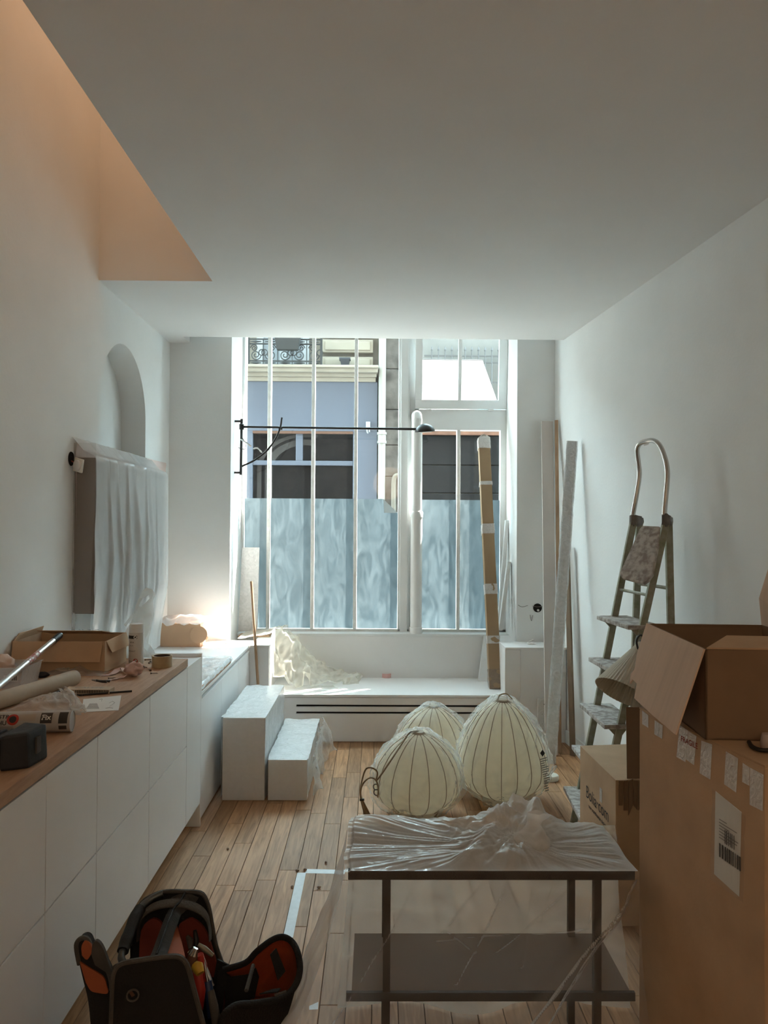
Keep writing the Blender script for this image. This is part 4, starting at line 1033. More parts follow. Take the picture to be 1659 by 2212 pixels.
for row_, (bx_, by_, nb) in enumerate(((1557, 1850, 10), (1569, 1822, 6))):
    xk = 0; c00 = onface(bx_, by_, .0045)
    for k in range(nb):
        w = rb_.choice((.0025, .004, .006)); c0 = c00+ud*xk
        slab(bm, [c0, c0+ud*w, c0+ud*w+V(0, 0, .034), c0+V(0, 0, .034)], .0002); xk += w+rb_.choice((.003, .005))
fin(bm, 'barcode', 'ink', lb)
bm = bmesh.new()
for k in range(7):
    c0 = onface(1557, 1770+k*6.5, .0045); w = rb_.uniform(.03, .075)
    slab(bm, [c0, c0+dvec.normalized()*w, c0+dvec.normalized()*w+V(0, 0, .0022), c0+V(0, 0, .0022)], .0002)
fin(bm, 'text_lines', 'ink_grey', lb)
# open carton on top
n0 = V(.842, 1.956, HB+.0045); dir_b = dirn((.842, 1.956, 0), (.876, 2.467, 0)); Lb = .512; Hb = P(1525, 1403, Y=1.956).z-n0.z
perp2 = V(dir_b.y, -dir_b.x, 0)*.36
oc = thing('open_carton', 'open cardboard box with hanging flaps on top of the big carton', 'box', n0+dir_b*.25+perp2*.5)
n1 = n0+dir_b*Lb; n2 = n1+perp2; n3 = n0+perp2; uh = V(0, 0, Hb); t_ = .005
slabo('bottom', [n0, n3, n2, n1], .004, 'cardboard_shaded', oc)
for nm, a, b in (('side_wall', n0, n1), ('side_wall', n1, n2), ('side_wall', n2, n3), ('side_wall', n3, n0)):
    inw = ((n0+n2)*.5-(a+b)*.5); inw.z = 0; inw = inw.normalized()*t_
    bm = bmesh.new(); prism(bm, [a, b, b+inw, a+inw], [a+uh, b+uh, b+uh+inw, a+uh+inw]); fin(bm, nm, 'cardboard_shaded', oc)
# left flap hanging outwards, with a torn corner
g0, g1 = n0+uh, n1+uh
fl0 = P(1462, 1588, Y=1.94); fl1 = P(1368, 1526, Y=2.36)
def flap_fn(pts2d):
    e0 = (fl0-g0); e1 = (g1-g0)
    return [g0+e1*a+e0*b for a, b in pts2d]
fp = flap_fn([(0, 0), (1, 0), (.985, .42), (.93, .66), (.97, .74), (.93, .86), (.90, .79), (.80, .80), (.76, .985), (.4, 1.0), (0, 1)])
slabo('left_flap', fp, .0045, 'cardboard_flap', oc)
# corrugation scores on the flap
bm = bmesh.new()
for k in (.12, .25, .42, .60, .72):
    a, b = flap_fn([(k, .02), (k+.01, .97)]); n_ = (g1-g0).cross(fl0-g0).normalized(); s_ = -1 if n_.x > 0 else 1
    tube(bm, [a+n_*s_*.0004*1, b+n_*s_*.0004], .0012, 4)
fin(bm, 'crease_line', 'cardboard_shaded', oc)
# near flap folded out flat, right flap standing up
g3 = n3+uh; g2 = n2+uh
slabo('near_flap', [g0+V(.003, .0, .001), g3+V(0, 0, .001), g3+V(-.03, .10, .018), g0+V(.10, .10, .018)], .004, 'cardboard', oc)
slabo('right_flap', [g2, g3, g3+V(.02, .02, .2), g2+V(.012, -.03, .2), g2+V(-.010, -.004, .085)], .004, 'cardboard_flap', oc)
slabo('far_flap', [g1+V(.01, -.004, 0), g2+V(0, -.004, 0), g2+V(-.02, -.03, -.16), g1+V(.05, -.03, -.16)], .004, 'cardboard_shaded', oc)
# power cable and adaptor in front of the open carton
pz_ = HB+.0045
pa = P(1640, 1614, z=pz_+.012)
ad = thing('power_cable', 'black cable with a pale plug on the big carton', 'cable', (pa.x, pa.y, pz_))
tubeo('cable', spline([P(1618, 1603, z=pz_+.008), P(1624, 1612, z=pz_+.007), P(1638, 1619, z=pz_+.007), P(1656, 1621, z=pz_+.007), P(1680, 1618, z=pz_+.007)]), .0055, 'cable_black', ad)
latheo('plug', [(0, 0), (.016, 0), (.018, .012), (.014, .035), (0, .036)], mat('plug_pink', (.52, .42, .38), .5), ad, c=P(1659, 1616, z=pz_), n=16)
# smaller carton with printed shop name, beside the ladder
c0 = P(1253, 1610, Y=3.58); c1 = P(1330, 1687, Y=3.10); hB = (c0.z+c1.z)/2
k0 = V(c0.x, c0.y, 0); k1 = V(c1.x, c1.y, 0); wd_ = V(.47, .02, 0)
sc = thing('printed_carton', 'brown carton with printed lettering standing behind the console table', 'box', (k0+k1)*.5+wd_*.5)
qd = [k0, k1, k1+wd_, k0+wd_]; u2 = V(0, 0, hB)
bm = bmesh.new(); prism(bm, qd, [p+u2 for p in qd]); fin(bm, 'carton_body', 'cardboard', sc, bevel=.003)
fdir = dirn(k0, k1); nL2 = fdir.cross(V(0, 0, 1)); nL2 = nL2 if nL2.x < 0 else -nL2
def onface2(x, y, off=.0015): return onface(x, y, off, k0, nL2)
tcen = (onface2(1271, 1714)+onface2(1310, 1759))*.5
texto('printed_text', 'Bolia\u00b7com', .077, plane_fn(tcen, fdir, V(0, 0, 1)), 'ink', sc)
tc2 = (onface2(1274, 1742)+onface2(1308, 1783))*.5
texto('printed_text', 'new scandinavian design', .024, plane_fn(tc2, fdir, V(0, 0, 1)), 'ink', sc, True)
bm = bmesh.new()
for k in range(7):      # crushed corrugated edge on the near side
    x0_ = k1+V(.012+.020*k, -.002, 0); slab(bm, [x0_+V(0, 0, hB-.10-.02*(k % 3)), x0_+V(.016, 0, hB-.10-.02*(k % 2)), x0_+V(.016, -.006, hB+.004*(k % 3)), x0_+V(0, -.004, hB)], -.004)
fin(bm, 'crushed_edge', 'cardboard_shaded', sc)
slabo('top_flap', [k1+u2+V(.0, .0, .0005), k0+u2+V(0, 0, .0005), k0+u2+wd_*.5+V(0, 0, .006), k1+u2+wd_*.5+V(0, 0, .006)], .003, 'cardboard', sc)
fx = P(1356, 1680, Y=k1.y).x
slabo('upright_flap', [V(fx, k1.y+.012, hB+.004), V(k1.x+.47, k1.y+.012, hB+.004), V(k1.x+.46, k1.y+.03, P(1400, 1530, Y=k1.y).z), V(P(1357, 1530, Y=k1.y).x, k1.y+.03, P(1357, 1531, Y=k1.y).z)], .005, 'cardboard_shaded', sc)
for a, b, cc, d in ((1253, 1615, 1262, 1655),):
    slabo('tape_strip', [onface2(1296, 1700), onface2(1301, 1705), onface2(1301, 1735), onface2(1296, 1730)], .0005, 'tape_film', sc)

# ============================================================ stepladder
ld = thing('stepladder', 'old green stepladder with paint-spattered treads and a chrome handrail', 'ladder', (1.2, 3.9, 0))
FF, FT = V(1.063, 4.12, 0), P(1368, 1127, Y=4.05)      # far front stile
NF, NT = V(1.02, 3.66, 0), P(1439, 1127, Y=3.76)        # near front stile
RFB, RFT = V(1.372, 4.15, 0), P(1381, 1127, Y=4.09)     # rear legs
RNB, RNT = V(1.478, 3.77, 0), P(1444, 1127, Y=3.80)
def stile(a, b, w=.026, d=.014):
    t = (b-a).normalized(); s = V(0, 1, 0); s = (s-t*s.dot(t)).normalized(); n = t.cross(s)
    bm = bmesh.new(); c = [s*d+n*w*.5, s*d-n*w*.5, -s*d-n*w*.5, -s*d+n*w*.5]
    prism(bm, [a+q for q in c], [b+q for q in c]); return bm
for nm, a, b in (('front_leg', FF, FT), ('front_leg', NF, NT), ('rear_leg', RFB, RFT), ('rear_leg', RNB, RNT)):
    fin(stile(a, b, .034, .012), nm, 'ladder_green', ld, bevel=.003)
def at_z(a, b, z): return lerp(a, b, (z-a.z)/(b.z-a.z))
# treads
steps_z = [P(1325, 1331, Y=4.07).z, P(1308, 1422, Y=4.08).z, P(1288, 1522, Y=4.09).z, .43, .205]
for z in steps_z:
    a, b = at_z(FF, FT, z), at_z(NF, NT, z); ax_ = (b-a).normalized(); ov = .035
    a2, b2 = a-ax_*ov, b+ax_*ov*.6; dn = V(1, 0, 0); dn = (dn-ax_*dn.dot(ax_)).normalized()
    q4 = [a2-dn*.085, b2-dn*.085, b2+dn*.085, a2+dn*.085]
    bm = bmesh.new(); prism(bm, [p+V(0, 0, -.022) for p in q4], list(q4))
    tr = fin(bm, 'tread', 'ladder_step', ld, bevel=.004)
    for p in (a, b):
        bm = bmesh.new(); s = ax_*.006
        prism(bm, [p-dn*.06-s+V(0, 0, -.023), p-dn*.01-s+V(0, 0, -.075), p+dn*.03-s+V(0, 0, -.023)], [p-dn*.06+s+V(0, 0, -.023), p-dn*.01+s+V(0, 0, -.075), p+dn*.03+s+V(0, 0, -.023)])
        fin(bm, 'bracket', 'ladder_green', tr)
# folded-up platform
pts = [P(1338, 1238, Y=3.80), P(1342, 1222, Y=3.80), P(1382, 1142, Y=3.86), P(1390, 1137, Y=3.86), P(1424, 1137, Y=3.78), P(1428, 1142, Y=3.77), P(1408, 1240, Y=3.66), P(1398, 1254, Y=3.66), P(1385, 1257, Y=3.66), P(1345, 1250, Y=3.78)]
cen = sum(pts, V(0, 0, 0))/len(pts); pn_ = (pts[2]-pts[0]).cross(pts[6]-pts[0]).normalized()
pts = [p-pn_*((p-cen).dot(pn_)) for p in pts]
if pn_.x < 0: pn_ = -pn_
bm = bmesh.new(); prism(bm, pts, [p+pn_*.022 for p in pts]); pf2 = fin(bm, 'platform', 'ladder_step', ld, bevel=.004)
c1_, c2_ = at_z(RFB, RFT, 1.30), at_z(RNB, RNT, 1.30)
tubeo('cross_bar', [c1_, c2_], .009, 'ladder_green', ld, n=8)
tubeo('cross_bar', [at_z(FF, FT, 1.27), at_z(NF, NT, 1.27)], .008, 'ladder_green', ld, n=8)
tubeo('cross_bar', [at_z(RFB, RFT, .5), at_z(RNB, RNT, .5)], .009, 'ladder_green', ld, n=8)
for a, b in ((FT, RFT), (NT, RNT)):
    bm = bmesh.new(); d = V((b-a).x, (b-a).y, 0).normalized(); sd_ = V(-d.y, d.x, 0)*.017; ce = (a+b)*.5
    q6 = [ce-d*.050+V(0, 0, -.024), ce+d*.042+V(0, 0, -.026), ce+d*.058+V(0, 0, .0), ce+d*.048+V(0, 0, .028), ce-d*.01+V(0, 0, .034), ce-d*.048+V(0, 0, .042)]
    prism(bm, [p-sd_ for p in q6], [p+sd_ for p in q6]); bmesh.ops.recalc_face_normals(bm, faces=bm.faces); bmesh.ops.bevel(bm, geom=bm.edges[:], offset=.008, segments=2, affect='EDGES', clamp_overlap=True)
    fin(bm, 'hinge_cap', 'ladder_cap', ld, smooth=True)
hn = [P(1367, 1112, Y=4.05), P(1372, 1085, Y=4.04), P(1381, 1030, Y=4.03), P(1379, 1000, Y=4.02), P(1376, 972, Y=4.0), P(1383, 958, Y=3.97), P(1397, 953, Y=3.93), P(1412, 952, Y=3.88), P(1425, 962, Y=3.84), P(1435, 985, Y=3.81), P(1441, 1012, Y=3.79), P(1441, 1040, Y=3.78), P(1437, 1085, Y=3.77), P(1435, 1112, Y=3.76)]
tubeo('handrail', spline(hn, 5), .0125, 'chrome', ld, n=12)
bxl = P(1398, 957, Y=3.918)
bm = bmesh.new(); slab(bm, [P(1391, 959, Y=3.905), P(1401, 956, Y=3.875), P(1401, 960, Y=3.875), P(1391, 963, Y=3.905)], .001); fin(bm, 'sticker', 'paper', ld)

# pleated conical lampshade resting on a tread
zt4 = steps_z[2]
ap = P(1390, 1390, Y=3.655)
cbase = P(1343, 1497, Y=3.555); axd = (ap-cbase).normalized(); hgt = (ap-cbase).length; RR = .128
cl = thing('cone_lampshade', 'cream pleated cone lampshade lying on the ladder tread', 'lampshade', cbase)
bm = bmesh.new(); n_ = 96; az = axd; uu = az.orthogonal().normalized(); ww = az.cross(uu)
rings = []
for j in range(9):
    h = j/8; r = lerp(RR, .022, h)
    rings.append([bm.verts.new(cbase+az*hgt*h+(uu*math.cos(2*PI*k/n_)+ww*math.sin(2*PI*k/n_))*(r*(1+(.014 if k % 2 else -.014)))) for k in range(n_)])
for j in range(8):
    for k in range(n_): bm.faces.new((rings[j][k], rings[j][(k+1) % n_], rings[j+1][(k+1) % n_], rings[j+1][k]))
fin(bm, 'shade', mat('pleat_paper', (.56, .50, .40), .8), cl)
latheo('cap', [(0, hgt+.006), (.024, hgt+.004), (.024, hgt-.012), (0, hgt-.012)], 'cable_black', cl, c=cbase, ax=az, n=16)
te = cbase+az*hgt
tubeo('cord', spline([te, te+V(-.005, -.02, .03), te+V(-.03, -.04, .045), te+V(-.05, -.05, .02), te+V(-.04, -.05, -.03)]), .005, 'cable_black', cl)

# ============================================================ planks leaning by the right pier
def lean_board(name, label, b0, t0, w, th, m, cat='plank', wrap=None, side=None, group='planks leaning by the right pier'):
    """b0/t0: bottom and top centre of the front face; w along side vector"""
    t = thing(name, label, cat, b0, group)
    s = Vector(side).normalized(); up_ = (t0-b0).normalized(); s = (s-up_*s.dot(up_)).normalized(); n = s.cross(up_)
    if n.y < 0: n = -n
    c = [s*-w/2, s*w/2, s*w/2+n*th, s*-w/2+n*th]
    bm = bmesh.new(); prism(bm, [b0+q for q in c], [t0+q for q in c])
    lo = min(v.co.z for v in bm.verts)
    bmesh.ops.translate(bm, vec=(0, 0, .0-lo if lo < .3 else 0), verts=bm.verts)
    fin(bm, 'board', m, t, bevel=.0015)
    if wrap:
        bm = bmesh.new(); L_ = (t0-b0).length
        def wf(u, v):
            k = (u*4) % 4; i = int(k); f = k-i; cc = [s*-w/2-n*.0, s*w/2, s*w/2+n*th, s*-w/2+n*th]
            a, b = cc[i % 4], cc[(i+1) % 4]; mid = n*th/2; p = lerp(a, b, f); p = mid+(p-mid)*1.06+(p-mid).normalized()*.002
            pp = b0+up_*L_*(v*1.002)+p
            pp.z = max(pp.z-lo*.0, .004)
            return pp+(p-mid).normalized()*.005*crease(pp, 9, 6)
        grid(bm, wf, 24, 110); fin(bm, 'plastic_wrap', wrap, t, smooth=True)
    return t
wb0, wt0 = P(1188, 1651, z=0), P(1236, 954, Y=5.41)
lean_board('wrapped_plank', 'white plank wrapped in clear film leaning on the right wall', wb0, wt0, .066, .022, 'white_paint', wrap='wrap_film', side=(1, -.25, 0))
b0 = V(P(1191, 1632, z=0).x+.002, 5.37, 0); t0 = P(1182, 911, Y=5.90)
lean_board('tall_plank', 'tall beige plank standing in front of the right pier', b0, t0, .088, .018, mat('beige_board', (.62, .55, .50), .6, var=.04), side=(1, 0, 0))
b0 = P(1212, 1630, z=0); b0 = V(b0.x-.01, 5.42, 0); t0 = P(1201, 908, Y=5.86)
lean_board('oak_batten', 'narrow oak batten beside the tall beige plank', b0+V(.006, 0, 0), t0+V(.003, 0, 0), .026, .012, 'raw_oak', side=(1, -.3, 0))
b0 = V(1.40, 5.46, 0); t0 = V(1.398, 5.60, P(1216, 1180, Y=5.55).z)
lean_board('dark_plank', 'short brown plank tucked in the corner behind the wrapped plank', b0-V(.025, .10, 0), t0-V(.025, .06, 0), .045, .016, mat('brown_board', (.22, .15, .095), .7, var=.2), side=(.5, -1, 0))

# long cardboard tube on the bench, leaning on the window
zb_ = .3475
tb0 = P(1071, 1489, z=zb_); tt0 = P(1046, 945, Y=6.36)
s = V(1, 0, 0); ax = (tt0-tb0).normalized(); s = (s-ax*s.dot(ax)).normalized(); n = s.cross(ax); n = n if n.y > 0 else -n
bt_ = thing('long_carton', 'long taped cardboard tube box leaning on the window from the bench', 'box', tb0)
hw = .046; L_ = (tt0-tb0).length
c = [s*-hw-n*0, s*hw, s*hw+n*.075, s*-hw+n*.075]
bm = bmesh.new(); prism(bm, [tb0+q+V(0, 0, .012) for q in c], [tt0+q for q in c]); fin(bm, 'carton', mat('carton_tan', (.36, .24, .135), .75, var=.08, vscale=4), bt_, bevel=.003)
for a, b in ((.955, 1.012), (.80, .815), (.60, .64), (.36, .40), (.17, .20), (0, .075)):
    bm = bmesh.new()
    def tf(u, v, a=a, b=b):
        k = (u*4) % 4; i = int(k) % 4; f = k-int(k); mid = n*.0375; p = lerp(c[i], c[(i+1) % 4], f); p = mid+(p-mid)*1.03
        sc_ = 1-.45*smooth01((lerp(a, b, v)-1.0)/.012) if b > 1 else 1
        pp = tb0+ax*L_*lerp(a, b, v)+mid+(p-mid)*sc_
        pp += (p-mid).normalized()*.005*crease(pp, 16, 2); pp.z = max(pp.z, zb_+.003)
        return pp
    grid(bm, tf, 28, 8 if b-a < .05 else 16); fin(bm, 'tape_wrap', 'tape_film' if a > .01 else film_mat('brown_tape', col=(.36, .27, .2), base=.6, edge=.3, namp=.4, nscale=30, rough=.15, transl=.1), bt_, smooth=True)
bm = bmesh.new(); cc = tt0+n*.0375
grid(bm, lambda u, v: cc+s*lerp(-.035, .035, u)+n*lerp(-.03, .03, v)+V(0, 0, .012+.04*crease(V(u, v, 0), 3, 4)*math.sin(PI*u)*math.sin(PI*v)), 14, 10)
fin(bm, 'crumpled_end', mat('crumple_grey', (.36, .30, .25), .5, var=.3, vscale=30), bt_, smooth=True)
# white offcuts behind it
def stick(name, label, p0, p1, w, d, m, cat, group=None):
    t = thing(name, label, cat, p0, group); ax = (p1-p0).normalized(); s = V(1, 0, 0); s = (s-ax*s.dot(ax)).normalized(); n = s.cross(ax)
    c = [s*w/2+n*d/2, s*-w/2+n*d/2, s*-w/2-n*d/2, s*w/2-n*d/2]
    bm = bmesh.new(); prism(bm, [p0+q for q in c], [p1+q for q in c]); fin(bm, 'batten', m, t, bevel=.001); return t
stick('white_batten', 'longer white batten propped in the right window reveal', P(1078, 1345, Y=6.30)*1, P(1095, 1124, Y=6.36), .028, .05, 'white_paint', 'batten')
stick('white_batten', 'shorter white batten propped in the right window reveal', P(1080, 1362, Y=6.16)*1, P(1099, 1214, Y=6.22), .028, .06, 'white_paint', 'batten')
wz0 = zb_
bm = bmesh.new(); prism(bm, [V(.83, 6.19, zb_), V(.935, 6.19, zb_), V(.935, 6.205, zb_), V(.83, 6.205, zb_)], [V(.89, 6.30, .70), V(.935, 6.30, .70), V(.935, 6.315, .70), V(.89, 6.315, .70)])
t = thing('white_offcut', 'white tapered board offcut behind the long cardboard tube', 'board', (.88, 6.2, zb_)); fin(bm, 'board', 'white_paint', t)
# white disc on the side block
pd = P(1148, 1391, z=.7005)
t = thing('white_fitting', 'small white round fitting on the right side block', 'fitting', pd)
latheo('disc', [(0, 0), (.033, 0), (.036, .005), (.036, .010), (.03, .014), (0, .014)], 'white_plastic', t, c=pd, n=24)
tubeo('tab', [pd+V(-.02, 0, .016), pd+V(.015, -.005, .034)], .006, 'white_plastic', t)

# ============================================================ on the bench and left corner
pp_ = P(835, 1463, z=zb_)
t = thing('pink_tape_roll', 'roll of pink masking tape on the window bench', 'tape roll', pp_)
latheo('tape', [(.033, 0), (.041, 0), (.041, .034), (.033, .034), (.033, 0)], 'tape_pink', t, c=pp_, n=32)
latheo('core', [(.029, .001), (.0329, .001), (.0329, .033), (.029, .033), (.029, .001)], 'tool_red', t, c=pp_, n=32)
bm = bmesh.new()
for k in range(7):
    th = 2*PI*k/7; lathe(bm, [(.0286, .006), (.0286, .026)], 3, pp_, None) if False else box(bm, pp_.x+.0285*math.cos(th)-.002, pp_.x+.0285*math.cos(th)+.002, pp_.y+.0285*math.sin(th)-.002, pp_.y+.0285*math.sin(th)+.002, pp_.z+.008, pp_.z+.025)
fin(bm, 'core_print', 'tool_blue', t)
# drop sheet heaped over the arm and the seat
ds = bpy.data.objects.new('drop_sheet', None); COL.objects.link(ds); ds.location = (-.6, 6.0, .36); tag(ds, 'cream plastic drop sheet heaped from the sill onto the bench seat', 'drop sheet')
def drop(u, v):
    # u: along the fall from the arm top to the bench, v: depth
    path = [V(-1.06, 0, .715), V(-.93, 0, .725), V(-.80, 0, .755), V(-.70, 0, .73), V(-.62, 0, .64), V(-.55, 0, .53), V(-.44, 0, .44), V(-.32, 0, .385), V(-.20, 0, .362), V(-.10, 0, .354)]
    s_ = u*(len(path)-1); i = min(int(s_), len(path)-2); p = lerp(path[i], path[i+1], s_-i)
    yf, yb_2 = lerp(5.93, 5.86, smooth01(u*1.6)), 6.30
    if u > .55: yf = lerp(5.86, 6.08, (u-.55)/.45)
    y = lerp(yf, yb_2, v)
    if u < .55:      # the front edge hangs down into the corner of arm and seat
        z = lerp(max(.352, p.z-.33), p.z, smooth01(v*2.1)) if -.79 < p.x else p.z
    else: z = lerp(max(.352, p.z-.10), p.z, smooth01(v*1.8))
    q_ = V(p.x+(.06*(1-v) if p.x > -.79 else 0)*0, y, z)
    f = crease(V(p.x*1.6, y*1.2, z*.7), 5, 11); g = crease(V(p.x*1.3, y, z), 9, 4)
    w = 1.0 if p.x > -.80 else .35
    q_ += V(.05*(f-.5)*w, -.035*(g-.5)*w, .055*(f-.35)*w+.02*g*w)
    if q_.x > -.785: q_.z = max(q_.z, .350)
    else: q_.z = max(q_.z, .706)
    return q_
gridoo('sheet', drop, 110, 60, 'drop_sheet', ds)
def flat_(u, v):
    x = lerp(-.77, -.30, u); y = lerp(5.72+.10*u, 5.99, v); return V(x+.02*math.sin(v*5), y, .3495+.010*max(0, crease(V(x, y, 0), 6, 3)-.3))
gridoo('sheet_tail', flat_, 50, 26, film_mat('thin_drop', col=(.9, .89, .85), base=.14, edge=.3, namp=.1, nscale=10), ds)
# wooden stick
st = thing('wooden_stick', 'slim wooden stick leaning on the bench side block', 'stick', P(567, 1608, z=0))
s0_ = V(P(566, 1612, Y=5.55).x, 5.55, .006); s1_ = P(543, 1256, Y=5.84)
tubeo('stick', [s0_, s1_], .0105, 'raw_oak', st, n=10)
# wrapped white panel leaning on the window, oak offcut on the sill
pw = [P(515, 1364, Y=6.34), P(556, 1363, Y=6.34), P(561, 1183, Y=6.42), P(524, 1183, Y=6.42)]
wp = thing('film_wrapped_board', 'white panel wrapped in film leaning on the left frosted pane', 'panel', pw[0])
slabo('panel', pw, .014, 'white_paint', wp, bevel=.001)
nrm_ = (pw[1]-pw[0]).cross(pw[3]-pw[0]).normalized(); nrm_ = nrm_ if nrm_.y < 0 else -nrm_
gridoo('plastic_wrap', lambda u, v: lerp(lerp(pw[0], pw[1], u), lerp(pw[3], pw[2], u), v)+nrm_*(.018+.006*crease(V(u, v*4, 0), 2, 3)), 12, 40, 'wrap_film', wp)
t = bxo('oak_offcut', -1.09, P(592, 1364, z=.705).x, 6.15, 6.30, .7005, .711, 'raw_oak', bevel=.001)
tag(t, 'thin oak offcut on the sill under the drop sheet', 'board')
# wrapped oak board on the low worktop
wy0, wy1 = 4.14, 5.02
t = thing('wrapped_board', 'thick oak board wrapped in film on the low worktop', 'board', (-1.2, 4.6, .7005))
bxo('board', -1.55, XC-.012, wy0, wy1, .7005, .728, 'oak_top', t, bevel=.002)
gridoo('plastic_wrap', lambda u, v: V(lerp(-1.555, XC-.006, u), lerp(wy0+.004, wy1+.03, v)+.02*noise.noise(V(u*6, 0, 0)), .731+.012*crease(V(u, v*1.4, 0), 7, 5)-(.02 if u > .985 else 0)), 60, 60, film_mat('board_wrap', col=(.84, .86, .87), base=.55, edge=.3, namp=.25, nscale=24, rough=.16, bump=.7, transl=.15), t)
# kraft gift box with tissue
kb = P(346, 1397, z=.7005); kb2 = P(433, 1397, z=.7005); kz = P(346, 1347, Y=kb.y).z
kt = thing('kraft_box', 'small tan kraft box with white tissue on the low worktop', 'box', kb)
bxo('box_body', kb.x, kb2.x, kb.y, kb.y+.17, .7005, kz, 'kraft', kt, bevel=.001)
kc = P(429, 1371, Y=kb.y-.004)
bm = bmesh.new(); rk = .062
lathe(bm, [(0, 0), (rk, 0), (rk, .003), (0, .003)], 32, kc, V(.10, -1, .12)); fin(bm, 'round_flap', 'kraft', kt)
slabo('side_flap', [P(432, 1352, Y=kb.y), P(449, 1378, Y=kb.y-.01), P(446, 1384, Y=kb.y+.09), P(436, 1352, Y=kb.y+.12)], .003, 'kraft', kt)
def tissue(u, v):
    x = lerp(kb.x-.015, kb2.x+.09, u); y = lerp(kb.y-.035, kb.y+.19, v); z = kz+.012+.03*crease(V(x*1.2, y*1.2, 0), 8, 3)+.02*math.sin(PI*u)*math.sin(PI*v)
    if v < .16: z -= .035*(1-v/.16)*(.4+.6*abs(math.sin(u*7)))
    if u > .85: z -= .05*((u-.85)/.15)
    return V(x, y, z)
gridoo('tissue_paper', tissue, 50, 30, film_mat('tissue', col=(.9, .92, .95), base=.8, edge=.1, namp=.05, transl=.5, rough=.6, bump=.1), kt)

# ============================================================ on the worktop
ZC = .9432
def C(x, y): return P(x, y, z=ZC)
# open cardboard box
bA, bB = C(226, 1454), C(260, 1428)
bx = thing('open_box', 'low open cardboard box against the left wall on the worktop', 'box', (-1.4, 3.6, ZC))
X0, X1, Yb0, Yb1, Zt = XL+.006, bA.x, bA.y, bB.y, P(226, 1383, Y=bA.y).z-.007
t_ = .004
bxo('bottom', X0, X1, Yb0, Yb1, ZC, ZC+.004, 'cardboard', bx)
for a in ((X0, X1, Yb0, Yb0+t_), (X0, X1, Yb1-t_, Yb1), (X0, X0+t_, Yb0+t_, Yb1-t_), (X1-t_, X1, Yb0+t_, Yb1-t_)): bxo('side_wall', *a, ZC+.004, Zt, 'cardboard', bx)
slabo('front_flap', [V(X0+.005, Yb0-.001, Zt), V(X1-.01, Yb0-.001, Zt), V(X1-.012, Yb0-.03, Zt-.085), V(X0+.008, Yb0-.03, Zt-.085)], .003, 'cardboard', bx)
rf = slabo('rear_flap', [V(X0+.06, Yb1-.02, Zt-.002), V(X1-.03, Yb1-.02, Zt-.002), V(X1-.035, Yb1-.05, Zt+.055) if False else V(X1-.06, Yb1-.16, Zt+.030), V(X0+.05, Yb1-.16, Zt+.030)], .003, 'cardboard', bx)
slabo('side_flap', [V(X1+.001, Yb0+.02, Zt), V(X1+.001, Yb1-.005, Zt), V(X1+.018, Yb1-.005, Zt-.06), V(X1+.016, Yb0+.05, Zt-.055)], .003, 'cardboard', bx)
slabo('side_flap', [V(X0+.002, Yb0+.01, Zt), V(X0+.002, Yb1-.005, Zt), V(X0+.012, Yb1-.005, Zt+.03), V(X0+.01, Yb0+.04, Zt+.03)], .003, 'cardboard', bx)
# printed handling marks on the raised flap
e0, e1 = V(X0+.05, Yb1-.16, Zt+.0335), V(X1-.06, Yb1-.16, Zt+.0335)
slp = V(0, .14, -.032).normalized()
for k, f in enumerate((.52, .64, .76, .88)):
    cpt = lerp(e0, e1, f)+slp*.02+V(0, -.001, .003)
    bm = bmesh.new()
    if k == 0: slab(bm, [cpt+V(-.008, 0, 0), cpt+V(.008, 0, 0), cpt+slp*.018], .0006)
    elif k == 1:
        for d in (-.007, .007): slab(bm, [cpt+V(d-.002, 0, 0), cpt+V(d+.002, 0, 0), cpt+V(d+.002, 0, 0)+slp*.018, cpt+V(d-.002, 0, 0)+slp*.018], .0006)
    elif k == 2: slab(bm, [cpt+V(-.009, 0, 0)+slp*.009, cpt+V(.009, 0, 0)+slp*.009, cpt+V(.004, 0, 0)+slp*.018, cpt+V(-.004, 0, 0)+slp*.018], .0006)
    else:
        for d in (-.006, .003): slab(bm, [cpt+V(d, 0, 0), cpt+V(d+.007, 0, 0), cpt+V(d+.007, 0, 0)+slp*.016, cpt+V(d, 0, 0)+slp*.016], .0006)
    fin(bm, 'printed_mark', 'ink', rf)
# aluminium pole
pt_, pe_ = P(131, 1371, Y=3.48), P(0, 1480, Y=2.92)
pe2 = pt_+(pe_-pt_)*1.36
pole = thing('extension_pole', 'aluminium extension pole with a black tip propped on the open box', 'pole', pe2)
tubeo('tube', [pt_+(pe_-pt_)*.13, pe2], .0125, 'alu', pole, n=16)
tubeo('black_tip', [pt_+(pe_-pt_)*.02, pt_+(pe_-pt_)*.14], .0145, 'cable_black', pole, n=16)
tubeo('end_plug', [pt_-(pe_-pt_)*.005, pt_+(pe_-pt_)*.02], .009, 'steel', pole, n=12)
tubeo('red_sticker', [pt_+(pe_-pt_)*.42, pt_+(pe_-pt_)*.60], .0128, mat('sticker_red', (.55, .22, .20), .4, col2=(.75, .72, .70), vscale=60, contrast=(.45, .55)), pole, n=16)
